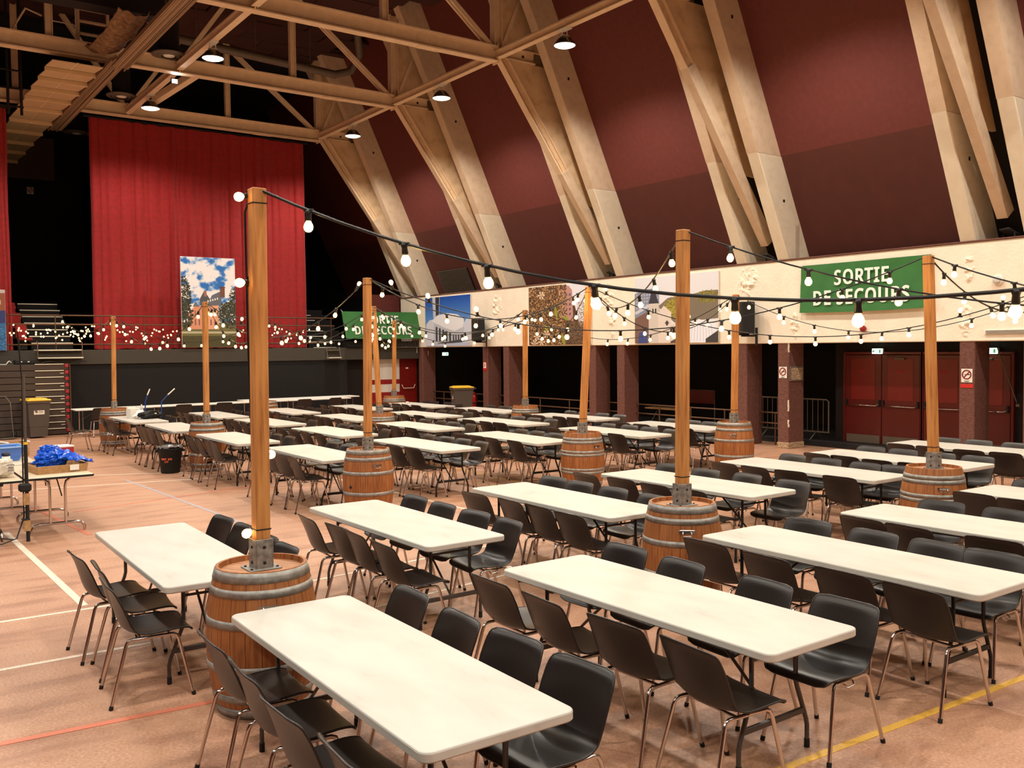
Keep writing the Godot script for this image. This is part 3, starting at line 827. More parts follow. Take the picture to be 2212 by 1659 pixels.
func church_print() -> StandardMaterial3D:
	var img := Image.create(400, 330, false, Image.FORMAT_RGB8)
	img.fill(Color(0.86, 0.86, 0.88))
	fill_poly(img, [[0.0, 1.0], [0.0, 0.24], [0.10, 0.18], [0.31, 0.17], [0.32, 0.6], [0.2, 1.0]], Color(0.50, 0.53, 0.62))
	for k in 9:
		for j in 5:
			fill_poly(img, [[0.02 + k * 0.033, 0.25 + j * 0.05], [0.038 + k * 0.033, 0.25 + j * 0.05], [0.038 + k * 0.033, 0.275 + j * 0.05], [0.02 + k * 0.033, 0.275 + j * 0.05]], Color(0.68, 0.68, 0.74))
	fill_poly(img, [[0.3, 0.45], [0.42, 0.33], [0.7, 0.30], [0.86, 0.26], [1.0, 0.26], [1.0, 0.66], [0.5, 0.70]], Color(0.47, 0.42, 0.36))
	specks(img, Rect2(0.36, 0.30, 0.30, 0.34), 1700, [Color(0.58, 0.54, 0.16), Color(0.68, 0.62, 0.25), Color(0.42, 0.38, 0.12)], 2, 6, 1)
	specks(img, Rect2(0.74, 0.24, 0.28, 0.2), 1000, [Color(0.55, 0.52, 0.18), Color(0.40, 0.37, 0.14)], 2, 5, 1)
	fill_poly(img, [[0.0, 0.62], [0.2, 0.5], [0.2, 1.0], [0.0, 1.0]], Color(0.46, 0.34, 0.30))
	fill_poly(img, [[0.0, 0.52], [0.17, 0.41], [0.2, 0.44], [0.02, 0.56]], Color(0.76, 0.77, 0.82))
	fill_poly(img, [[0.18, 1.0], [0.18, 0.40], [0.31, 0.40], [0.31, 1.0]], Color(0.80, 0.76, 0.72))
	fill_poly(img, [[0.18, 0.40], [0.235, 0.13], [0.31, 0.40]], Color(0.20, 0.19, 0.24))
	for k in 2:
		fill_poly(img, [[0.225 + k * 0.035, 0.55], [0.225 + k * 0.035, 0.48], [0.243 + k * 0.035, 0.48], [0.243 + k * 0.035, 0.55]], Color(0.16, 0.14, 0.14))
	fill_poly(img, [[0.30, 1.0], [0.30, 0.55], [0.37, 0.44], [0.46, 0.54], [0.46, 0.72], [0.62, 0.72], [0.62, 1.0]], Color(0.85, 0.80, 0.76))
	fill_poly(img, [[0.385, 0.70], [0.41, 0.66], [0.435, 0.70], [0.41, 0.75]], Color(0.28, 0.22, 0.22))
	fill_poly(img, [[0.58, 0.86], [0.78, 0.66], [0.98, 0.74], [0.98, 1.0], [0.62, 1.0]], Color(0.90, 0.90, 0.94))
	for k in 9:
		fill_poly(img, [[0.68 + k * 0.03, 0.74], [0.685 + k * 0.03, 0.74], [0.66 + k * 0.036, 0.98], [0.655 + k * 0.036, 0.98]], Color(0.70, 0.72, 0.80))
	fill_poly(img, [[0.06, 0.84], [0.16, 0.8], [0.16, 1.0], [0.04, 1.0]], Color(0.22, 0.28, 0.52))
	fill_poly(img, [[0.45, 0.98], [0.58, 0.90], [0.60, 1.0], [0.45, 1.0]], Color(0.30, 0.25, 0.26))
	fill_poly(img, [[0.86, 0.95], [1.0, 0.83], [1.0, 1.0], [0.86, 1.0]], Color(0.22, 0.21, 0.22))
	return print_mat(img)

func water_print() -> StandardMaterial3D:
	var img := Image.create(260, 300, false, Image.FORMAT_RGB8)
	img.fill(Color(0.72, 0.70, 0.70))
	fill_poly(img, [[0.0, 0.14], [1.0, 0.05], [1.0, 0.34], [0.0, 0.38]], Color(0.55, 0.30, 0.20))
	fill_poly(img, [[0.0, 0.38], [1.0, 0.34], [1.0, 0.55], [0.0, 0.58]], Color(0.16, 0.20, 0.42))
	fill_poly(img, [[0.0, 0.58], [1.0, 0.55], [1.0, 1.0], [0.0, 1.0]], Color(0.18, 0.40, 0.60))
	fill_poly(img, [[0.7, 0.2], [0.95, 0.17], [0.95, 0.24], [0.7, 0.27]], Color(0.82, 0.80, 0.80))
	specks(img, Rect2(0, 0.6, 1, 0.4), 700, [Color(0.24, 0.48, 0.68), Color(0.13, 0.32, 0.50)], 3, 9)
	return print_mat(img)

func poster(called: String, label: String, m: Material, w: float, h: float, at: Transform3D):
	var t := thing(called, label, "poster")
	t.transform = at
	part("canvas_frame", bx(Vector3(0, 0, -0.022), Vector3(w, h, 0.04), M.white, 0.006), t)
	var g := G.new()
	g.quad_uv(Vector3(-w / 2 + 0.004, -h / 2 + 0.004, 0.0), Vector3(w / 2 - 0.004, -h / 2 + 0.004, 0.0), Vector3(w / 2 - 0.004, h / 2 - 0.004, 0.0), Vector3(-w / 2 + 0.004, h / 2 - 0.004, 0.0))
	part("print", g.mesh(m), t)

func font() -> SystemFont:
	var f := SystemFont.new()
	f.font_names = PackedStringArray(["Droid Sans"])
	f.font_weight = 700
	return f

func text_mesh(s: String, size: float, m: Material, depth := 0.004) -> TextMesh:
	var t := TextMesh.new()
	t.text = s
	t.font = font()
	t.font_size = 64
	t.pixel_size = size / 46.0
	t.depth = depth
	t.curve_step = 1.0
	t.material = m
	return t

func exit_banner(label: String, w: float, h: float, at: Transform3D, seed_: int):
	var t := thing("exit_banner", label, "banner")
	t.transform = at
	var n := FastNoiseLite.new()
	n.seed = seed_
	n.frequency = 0.8
	var f := func(u: float, v: float) -> Vector3:
		var x := (u - 0.5) * w
		var y := (v - 0.5) * h
		var k := n.get_noise_2d(x * 0.7 + y * 0.9, y * 1.5)
		return Vector3(x, y - 0.02 * sin(u * PI) * (1.0 - v), 0.012 + 0.03 * maxf(0.0, k) + 0.006 * n.get_noise_2d(x * 6, y * 6) + (0.05 * (1.0 - v) * (1.0 - v)))
	var g := G.new()
	g.grid(f, 40, 14)
	g.grid(func(u: float, v: float): return f.call(1.0 - u, v) - Vector3(0, 0, 0.004), 40, 14)
	part("cloth", g.mesh(M.green), t)
	var words := ["SORTIE", "DE SECOURS"]
	for i in 2:
		var tm := text_mesh(words[i], h * 0.315, M.letter)
		var a := tm.get_aabb()
		var want: float = [w * 0.42, w * 0.74][i]
		var lx := [0.0, -0.01][i] as float
		part("lettering", tm, t, Transform3D(Basis().scaled(Vector3(want / a.size.x, h * 0.315 / a.size.y, 1)), Vector3(lx * w, h * [0.19, -0.215][i], 0.055 + 0.02 * i)))
	for sx in [-1, 1]:
		part("eyelet_cord", G.new().tube([Vector3(sx * w * 0.49, h * 0.48, 0.02), Vector3(sx * (w * 0.5 + 0.02), h * 0.5 + 0.06, 0.01)], 0.006, 6).mesh(M.white), t)

# ---------------------------------------------------------------- stage end of the hall
func curtain(label: String, x0: float, x1: float, y0: float, y1: float, z: float, seed_: int, pleats: int):
	var n := FastNoiseLite.new()
	n.seed = seed_
	n.frequency = 0.9
	var r := RandomNumberGenerator.new()
	r.seed = seed_
	var xs := [0.0]
	var amp := []
	for i in pleats:
		xs.append(xs[i] + r.randf_range(0.35, 1.9))
		amp.append(r.randf_range(0.05, 0.15))
	var total: float = xs[pleats]
	var f := func(u: float, v: float) -> Vector3:
		var p := u * total
		var i := 0
		while i < pleats - 1 and xs[i + 1] < p:
			i += 1
		var t: float = (p - xs[i]) / (xs[i + 1] - xs[i])
		var prof: float = pow(sin(pow(t, 0.75) * PI), 0.45) * amp[i]
		var x := x0 + u * (x1 - x0)
		var y := y0 + v * (y1 - y0)
		return Vector3(x + n.get_noise_2d(x * 2, y * 0.25) * 0.03, y + (0.03 * n.get_noise_2d(x * 3, 7) if v < 0.05 or v > 0.95 else 0.0), z + prof * (1.0 - 0.3 * v) + 0.03 * n.get_noise_2d(x * 0.8, y * 0.15))
	var t := thing("stage_curtain", label, "curtain")
	var g := G.new()
	g.grid(f, pleats * 10, 14)
	g.grid(func(u: float, v: float): return f.call(1.0 - u, v) - Vector3(0, 0, 0.012), pleats * 5, 7)
	part("drape", g.mesh(M.red), t)
	part("curtain_track", bx(Vector3((x0 + x1) / 2, y1 + 0.04, z), Vector3(x1 - x0 + 0.3, 0.07, 0.09), M.rubber, 0.01), t)

func stage():
	struct("wall_stage_front", bx(Vector3(2.0, 0.96, -29.6), Vector3(24.0, 1.92, 1.0), M.black), "black skirt below the stage edge")
	struct("floor_stage", bx(Vector3(2.6, 2.13, -35.5), Vector3(29.0, 0.42, 12.9), M.lip, 0.01), "dark carpeted stage floor and lip")
	struct("wall_stage_left", bx(Vector3(-11.0, 7, -35.5), Vector3(0.2, 9.4, 12.6), M.black))
	struct("ceiling_stage", bx(Vector3(6, 11.9, -36), Vector3(30, 0.2, 12), M.black))
	curtain("wide red pleated stage curtain behind the castle poster", 6.1, 12.87, 2.36, 9.24, -29.85, 3, 27)
	curtain("red pleated curtain cut by the picture's edge beside the stage stairs", -1.0, 3.93, 2.36, 9.2, -29.85, 8, 20)
	poster("castle_poster", "tall poster of a castle under clouds standing before the curtain", castle_print(), 1.69, 2.79, Transform3D(Basis(), Vector3(9.28, 3.785, -29.0)))
	poster("water_poster", "poster of blue water and a brick bridge at the stage's left curtain", water_print(), 2.2, 1.68, Transform3D(Basis(), Vector3(2.56, 3.18, -29.0)))
	# railing along the edge
	var r := thing("stage_railing", "brown metal railing along the stage edge", "railing", Vector3.ZERO)
	for y in [3.34, 3.08, 2.5]:
		part("rail", G.new().tube([Vector3(-4, y, -29.22), Vector3(13.6, y, -29.22)], 0.022, 8).mesh(M.rail), r)
	for k in 15:
		var x := -3.6 + k * 1.22
		part("post", G.new().beam(Vector3(x, 2.35, -29.22), Vector3(x, 3.34, -29.22), 0.04, 0.02).mesh(M.rail), r)
	# stepped stairs with white nosings behind the railing
	var s := thing("stage_stairs", "dark stairs with white nosings rising behind the stage railing", "stairs", Vector3.ZERO)
	for k in 9:
		var y := 2.15 + 0.205 * k
		var z := -29.35 - 0.33 * k
		part("step", bx(Vector3(5.0 - 0.01 * k, y - 0.1, z - 0.3), Vector3(1.12, 0.2, 0.6), M.black, 0.005), s)
		part("nosing", bx(Vector3(5.0 - 0.01 * k, y - 0.015, z + 0.008), Vector3(1.12, 0.035, 0.03), M.nosing, 0.006), s)
	var low := thing("edge_steps", "small white-edged steps fixed to the stage lip below the stairs", "steps", Vector3(5.0, 2.0, -29.0))
	for k in 2:
		part("tread", bx(Vector3(0, 0.10 + k * 0.22, 0.05 - k * 0.1), Vector3(1.16, 0.03, 0.2), M.lip, 0.005), low)
		part("nosing", bx(Vector3(0, 0.12 + k * 0.22, 0.155 - k * 0.1), Vector3(1.18, 0.035, 0.02), M.nosing, 0.005), low)
	for sx in [-0.58, 0.58]:
		part("side_frame", G.new().tube([Vector3(sx, 0.1, 0.1), Vector3(sx, 0.55, 0.06), Vector3(sx, 0.6, -0.1)], 0.015, 6).mesh(M.rail), low)
	# matching bank beyond the right end of the curtain
	var s2 := thing("side_stairs", "dark stairs with white nosings at the right of the red curtain", "stairs", Vector3.ZERO)
	for k in 8:
		var y := 2.36 + 0.2 * k
		part("step", bx(Vector3(13.9, y - 0.1, -30.0 - 0.36 * k - 0.3), Vector3(1.5, 0.2, 0.6), M.black, 0.005), s2)
		part("nosing", bx(Vector3(13.6, y - 0.015, -30.0 - 0.36 * k + 0.01), Vector3(0.85, 0.03, 0.03), M.nosing, 0.005), s2)
	var hs := thing("folding_steps", "small steel steps with a white tread hung on the stage lip by the exit banner", "steps", Vector3(13.42, 1.95, -28.98))
	part("tread", bx(Vector3(0, 0.05, 0.1), Vector3(0.45, 0.03, 0.22), M.nosing, 0.005), hs)
	part("upper_tread", bx(Vector3(0, 0.30, 0.0), Vector3(0.45, 0.03, 0.18), M.grey, 0.005), hs)
	part("side_frame", G.new().tube([Vector3(-0.24, 0.0, 0.14), Vector3(-0.24, 0.42, 0.0)], 0.014, 6).tube([Vector3(0.24, 0.0, 0.14), Vector3(0.24, 0.42, 0.0)], 0.014, 6).mesh(M.grey), hs)
	for k in 4:      # tip-up theatre seats at the foot of the left curtain
		var st := thing("theatre_seat", "dark red tip-up theatre seat, %s in the stepped row by the stage stairs" % ["front", "second", "third", "rear"][k], "seat", Vector3(4.22 - 0.05 * k, 2.36 + 0.33 * k, -29.9 - 0.62 * k), 0.5, "tip-up seats beside the stage stairs")
		part("backrest", bx(Vector3(0, 0.55, -0.12), Vector3(0.34, 0.42, 0.07), M.red, 0.03), st)
		part("seat_pad", bx(Vector3(0, 0.3, 0.04), Vector3(0.34, 0.09, 0.3), M.red, 0.035), st)
		part("stand", bx(Vector3(0, 0.13, -0.08), Vector3(0.3, 0.26, 0.06), M.rubber, 0.01), st)
	# dim things deep on the stage
	single("dim_board", bx(Vector3(5.6, 9.4, -38), Vector3(1.9, 1.55, 0.06), mat(Color(0.34, 0.27, 0.21), 0.9), 0.01), "dim grey-brown board hung high at the back of the stage", "board")
	nosmoke("small no-smoking plate high on the dark stage wall", Transform3D(Basis(), Vector3(5.72, 8.2, -38.0)), 0.22, 0.26)
	single("stage_backing", bx(Vector3(5.5, 7.5, -38.2), Vector3(4, 8, 0.12), M.black, 0.01), "black flat standing at the back of the stage", "flat")
	# gallery corner with the second exit banner
	struct("wall_gallery", bx(Vector3(15.4, 2.45, -29.3), Vector3(2.9, 0.2, 0.7), M.black), "edge of the gallery over the corner doors")
	exit_banner("green SORTIE DE SECOURS banner hung on the gallery corner by the stage", 3.0, 0.98, Transform3D(Basis(Vector3.RIGHT, -0.28), Vector3(15.3, 3.1, -28.92)), 5)
	var gr := thing("gallery_grille", "pale metal bar grille below the corner exit banner", "grille", Vector3.ZERO)
	part("grille_rail", G.new().box(Vector3(15.95, 2.6, -28.9), Vector3(1.6, 0.025, 0.025)).box(Vector3(15.95, 2.33, -28.9), Vector3(1.6, 0.025, 0.025)).mesh(M.grey), gr)
	for k in 23:
		part("bar", bx(Vector3(15.18 + k * 0.07, 2.465, -28.9), Vector3(0.014, 0.26, 0.014), M.grey), gr)
	struct("wall_partition", bx(Vector3(16.3, 3.9, -30.7), Vector3(1.3, 0.75, 0.1), M.maroon), "brown partition behind the corner banner")
	struct("wall_corner", bx(Vector3(17.6, 1.17, -29.7), Vector3(8.0, 2.35, 0.5), M.darkwall), "dark end wall under the gallery")
	struct("wall_stage_side", bx(Vector3(17.5, 7.0, -37.5), Vector3(0.2, 9.5, 8.5), M.black))
	struct("door_3", bx(Vector3(16.55, 0.98, -29.42), Vector3(0.73, 1.93, 0.05), M.doorred, 0.008), "red door with a push bar in the corner by the stage")
	var pb := G.new()
	pb.tube([Vector3(16.28, 0.98, -29.38), Vector3(16.30, 0.86, -29.30), Vector3(16.72, 0.86, -29.30), Vector3(16.82, 0.98, -29.38)], 0.014)
	part("push_bar", pb.mesh(M.white), get_node("door_3"))
	part("door_label", bx(Vector3(16.5, 1.58, -29.39), Vector3(0.1, 0.05, 0.006), M.white, 0.002), get_node("door_3"))
	# striped cloth beside the door
	var ht := thing("striped_hanging", "white hanging with red bands beside the red corner door", "hanging", Vector3(15.53, 0, -29.38))
	var wavy := func(y0: float, y1: float, z: float) -> Callable:
		return func(u: float, v: float) -> Vector3: return Vector3((u - 0.5) * 1.32, lerpf(y0, y1, v), z + 0.012 * sin(u * 23.0) * (0.4 + 0.6 * u))
	for q in [[0.05, 0.25, true], [0.25, 0.73, false], [0.73, 1.02, true], [1.02, 1.17, false], [1.17, 1.94, true]]:
		pass
	for q in [[1.19, 1.94, 0], [1.02, 1.19, 1], [0.74, 1.02, 0], [0.22, 0.74, 1], [0.02, 0.22, 0]]:
		part("red_band" if q[2] else "white_band", G.new().grid(wavy.call(q[0], q[1], 0.0), 30, 2).mesh(M.red if q[2] else M.white), ht)
	exit_sign(Vector3(16.02, 2.1, -29.32), Basis(), "lit exit sign above the red corner door by the stage")
	for x in [14.95, 16.7]:
		single("loop_bracket", G.new().tube([Vector3(x, 2.33, -29.0), Vector3(x, 2.12, -29.0)], 0.012, 6).mesh(M.white), "short white rod hanging below the gallery, %s" % ("over the striped hanging" if x < 15.5 else "beyond the red corner door"), "rod")

func nosmoke(label: String, at: Transform3D, w := 0.21, h := 0.25):
	var t := thing("no_smoking_sign", label, "sign")
	t.transform = at
	part("plate", bx(Vector3.ZERO, Vector3(w, h, 0.008), M.white, 0.003), t)
	var g := G.new()
	var rr := w * 0.38
	var pts := []
	for k in 25:
		pts.append(Vector3(cos(TAU * k / 24) * rr, sin(TAU * k / 24) * rr + h * 0.08, 0.006))
	g.tube(pts, w * 0.055, 6)
	g.box(Vector3(0, h * 0.08, 0.007), Vector3(rr * 2, w * 0.09, 0.006), 0, Basis(Vector3.BACK, 0.8))
	part("red_ring", g.mesh(mat(Color(0.50, 0.07, 0.06), 0.5)), t)
	part("cigarette", G.new().box(Vector3(0.01, h * 0.08, 0.005), Vector3(rr * 1.2, w * 0.07, 0.003)).box(Vector3(0, -h * 0.40, 0.005), Vector3(w * 0.5, h * 0.03, 0.002)).box(Vector3(0, -h * 0.45, 0.005), Vector3(w * 0.35, h * 0.02, 0.002)).mesh(M.rubber), t)

# ---------------------------------------------------------------- things on the poster wall
func gallery():
	var face := Basis(Vector3.UP, -PI / 2)
	poster("civic_poster", "poster of a white curved civic building under blue sky", civic_print(), 2.92, 1.7, Transform3D(face, Vector3(16.70, 3.2, -26.92)))
	poster("garden_poster", "poster of blossoms and twigs before brick blocks", garden_print(), 2.84, 1.72, Transform3D(face, Vector3(16.70, 3.21, -20.86)))
	poster("church_poster", "poster of a stone church with a pointed dark spire", church_print(), 2.84, 1.68, Transform3D(face, Vector3(16.70, 3.2, -16.27)))
	exit_banner("green SORTIE DE SECOURS banner fixed flat on the cream band", 2.94, 1.0, Transform3D(face, Vector3(16.72, 3.47, -11.07)), 9)
	for q in [[-13.9, 2.9, "between the church poster and the exit banner"], [-24.65, 2.87, "between the civic and garden posters"]]:
		var t := thing("loudspeaker", "black loudspeaker box on the cream band %s" % q[2], "loudspeaker", Vector3(16.45, q[1], q[0]), -0.35, "loudspeakers on the cream band")
		part("cabinet", bx(Vector3.ZERO, Vector3(0.32, 0.72, 0.5), M.rubber, 0.02), t)
		part("speaker_grille", bx(Vector3(-0.163, 0, 0), Vector3(0.01, 0.66, 0.44), mat(Color(0.10, 0.085, 0.08), 0.6), 0.004), t)
		part("wall_bracket", G.new().box(Vector3(0.22, -0.42, 0.2), Vector3(0.04, 0.4, 0.06), 0.005).box(Vector3(0.06, -0.40, 0.12), Vector3(0.34, 0.04, 0.06), 0.005).box(Vector3(0.0, -0.37, 0.0), Vector3(0.2, 0.03, 0.2), 0.005).mesh(M.rubber), t)
	var sd := thing("smoke_detector", "round white detector on the cream band beyond the exit banner", "detector", Vector3(16.745, 3.41, -8.36))
	sd.basis = Basis(Vector3.BACK, PI / 2)
	part("base", G.new().lathe([Vector2(0, 0), Vector2(0.10, 0), Vector2(0.10, 0.03), Vector2(0.085, 0.05), Vector2(0, 0.055)], 20).mesh(M.white), sd)
	part("cap", G.new().lathe([Vector2(0.07, 0.05), Vector2(0.065, 0.08), Vector2(0.04, 0.09), Vector2(0, 0.09)], 20).mesh(mat(Color(0.80, 0.78, 0.74), 0.5)), sd)
	var al := thing("alarm_sounder", "small round red alarm sounder on the cream band below the exit banner", "alarm", Vector3(16.745, 2.6, -11.04))
	al.basis = Basis(Vector3.BACK, PI / 2)
	part("dome", G.new().lathe([Vector2(0, 0), Vector2(0.05, 0), Vector2(0.065, 0.03), Vector2(0.055, 0.08), Vector2(0, 0.10)], 18).mesh(M.red), al)
	var ac := thing("air_grille", "long narrow air grille low on the cream band", "vent", Vector3(16.735, 2.48, -7.5))
	part("grille_frame", bx(Vector3.ZERO, Vector3(0.03, 0.085, 2.2), M.white, 0.004), ac)
	for k in 3:
		part("slat", bx(Vector3(-0.017, -0.025 + k * 0.025, 0), Vector3(0.012, 0.011, 2.14), M.grey, 0.002), ac)
	nosmoke("no-smoking sign on the chipped column beside the picture frame", Transform3D(face, Vector3(16.762, 1.68, -13.05)))
	nosmoke("no-smoking sign on the column above the small red plate", Transform3D(face, Vector3(16.762, 1.69, -8.93)))
	single("red_plate", bx(Vector3(16.763, 1.5, -8.93), Vector3(0.008, 0.07, 0.24), mat(Color(0.75, 0.13, 0.10), 0.5), 0.002), "small red text plate under the column's no-smoking sign", "sign")
	single("red_strip", bx(Vector3(17.9, 1.55, -9.55), Vector3(0.02, 0.5, 0.07), mat(Color(0.75, 0.13, 0.10), 0.5), 0.004), "upright red strip on the dark wall beside the far double doors", "sign")
	var fs := thing("fire_sign", "small red and white fire point sign on a column near the wheelie bin", "sign", Vector3(16.762, 1.69, -24.75))
	fs.basis = face
	part("plate", bx(Vector3.ZERO, Vector3(0.2, 0.29, 0.008), mat(Color(0.72, 0.1, 0.08), 0.5), 0.002), fs)
	part("white_panel", bx(Vector3(0, 0.03, 0.005), Vector3(0.15, 0.18, 0.004), M.white, 0.001), fs)
	part("extinguisher_symbol", G.new().box(Vector3(-0.02, 0.03, 0.008), Vector3(0.03, 0.12, 0.003)).box(Vector3(0.03, 0.04, 0.008), Vector3(0.02, 0.1, 0.003)).mesh(mat(Color(0.72, 0.1, 0.08), 0.5)), fs)
	var nf := thing("notice_frame", "tarnished metal notice frame on the chipped column's side", "notice", Vector3(17.03, 1.65, -12.895))
	part("frame", bx(Vector3.ZERO, Vector3(0.47, 0.33, 0.03), M.grey, 0.006), nf)
	part("notice", bx(Vector3(0, 0, 0.014), Vector3(0.40, 0.26, 0.006), M.chip, 0.002), nf)
	# rails between the columns
	var rr := thing("aisle_railing", "dark metal two-bar railing between the columns", "railing", Vector3.ZERO)
	for q in [[-29, -24.9], [-24.6, -23.7], [-23.4, -19.6], [-19.3, -18.5], [-18.2, -14.4], [-14.05, -13.2]]:
		for y in [0.74, 0.5]:
			part("rail", G.new().tube([Vector3(17.2, y, q[0]), Vector3(17.2, y, q[1])], 0.02, 6).mesh(M.rail), rr)
	for z in [-28, -26.4, -22.4, -21, -17.3, -16.2, -15.1, -13.6]:
		part("post", G.new().tube([Vector3(17.2, 0.0, z), Vector3(17.2, 0.74, z)], 0.018, 6).mesh(M.rail), rr)
	# crowd barrier standing behind the chipped column
	var cb := thing("crowd_barrier", "pale steel crowd barrier standing behind the chipped column", "barrier", Vector3.ZERO)
	part("barrier_frame", G.new().tube([Vector3(17.95, 0.3, -14.7), Vector3(17.95, 1.0, -14.7), Vector3(17.95, 1.04, -14.64), Vector3(17.95, 1.04, -12.78), Vector3(17.95, 1.0, -12.72), Vector3(17.95, 0.3, -12.72)], 0.017, 8).tube([Vector3(17.95, 0.3, -14.72), Vector3(17.95, 0.3, -12.7)], 0.017, 8).mesh(M.grey), cb)
	for k in 13:
		var z := -14.7 + (k + 1) * 0.1414
		part("bar", G.new().tube([Vector3(17.95, 0.3, z), Vector3(17.95, 1.03, z)], 0.008, 6).mesh(M.grey), cb)
	for z in [-14.4, -13.05]:
		part("foot", G.new().tube([Vector3(17.72, 0.13, z), Vector3(17.95, 0.31, z), Vector3(18.18, 0.13, z)], 0.014, 6).mesh(M.grey), cb)
	# folded trestle and a red-topped display frame in the dark aisle
	var tb := thing("trestle_bench", "folding trestle bench with a light wooden edge in the dark aisle", "bench", Vector3(18.6, 0.12, -18.4))
	part("bench_top", bx(Vector3(0, 0.42, 0), Vector3(0.35, 0.045, 1.45), M.card, 0.005), tb)
	for z in [-0.5, 0.5]:
		part("trestle_leg", G.new().tube([Vector3(0, 0.41, z * 0.7), Vector3(-0.16, 0.0, z)], 0.014, 6).tube([Vector3(0, 0.41, z * 0.7), Vector3(0.16, 0.0, z)], 0.014, 6).mesh(M.grey), tb)
	var df := thing("display_frame", "metal display frame with a dark red panel in the aisle", "display stand", Vector3(19.3, 0.12, -17.8))
	part("frame", G.new().tube([Vector3(0, 0, -0.5), Vector3(0, 0.93, -0.5), Vector3(0, 0.93, 0.5), Vector3(0, 0, 0.5)], 0.014, 6).mesh(M.grey), df)
	part("panel", bx(Vector3(0, 0.74, 0), Vector3(0.02, 0.36, 0.96), M.door, 0.004), df)
	single("hanging_cable", G.new().tube(wavy_pts(), 0.010, 6).mesh(M.card), "pale wavy cable hanging between the column pair", "cable")
	single("pull_cord", G.new().tube([Vector3(17.0, 2.2, -28.72), Vector3(17.0, 1.3, -28.77)], 0.012, 6).box(Vector3(17.0, 1.24, -28.77), Vector3(0.05, 0.08, 0.06), 0.01).mesh(M.white), "white conduit with a switch hanging by the corner", "conduit")
	single("door_rod", G.new().tube([Vector3(18.1, 2.2, -9.05), Vector3(18.0, 1.15, -8.62)], 0.012, 6).box(Vector3(18.0, 1.1, -8.6), Vector3(0.05, 0.06, 0.07), 0.01).mesh(M.grey), "thin slanting metal rod beside the far double doors", "rod")
	wheelie_bin(Vector3(16.25, 0, -25.35), -1.9, "grey wheelie bin with yellow lid beside the column at the poster wall", true)
	var hy := thing("fire_extinguisher", "red fire extinguisher half hidden behind the column by the wheelie bin", "extinguisher", Vector3(17.0, 0.25, -25.75))
	part("cylinder", G.new().lathe([Vector2(0, 0), Vector2(0.075, 0), Vector2(0.08, 0.03), Vector2(0.08, 0.38), Vector2(0.06, 0.45), Vector2(0.025, 0.48), Vector2(0.0, 0.48)], 18).mesh(mat(Color(0.66, 0.06, 0.06), 0.35)), hy)
	part("valve", G.new().box(Vector3(0, 0.52, 0), Vector3(0.05, 0.08, 0.05), 0.008).box(Vector3(-0.06, 0.56, 0), Vector3(0.14, 0.02, 0.03), 0.005).mesh(mat(Color(0.66, 0.06, 0.06), 0.35)), hy)
	part("hose", G.new().tube([Vector3(0.03, 0.52, 0), Vector3(0.11, 0.45, 0.02), Vector3(0.11, 0.2, 0.04)], 0.012, 6).mesh(M.rubber), hy)
	part("wall_hook", bx(Vector3(0.0, 0.2, 0.0), Vector3(0.18, 0.03, 0.18), M.rubber, 0.005), hy)

func wavy_pts() -> Array:
	var out := []
	for q in [[2.38, -20.22], [2.0, -20.27], [1.75, -20.30], [1.49, -20.19], [1.3, -20.26], [1.12, -20.29], [0.92, -20.17], [0.75, -20.2], [0.6, -20.24], [0.45, -20.12]]:
		out.append(Vector3(18.0, q[0], q[1]))
	return out

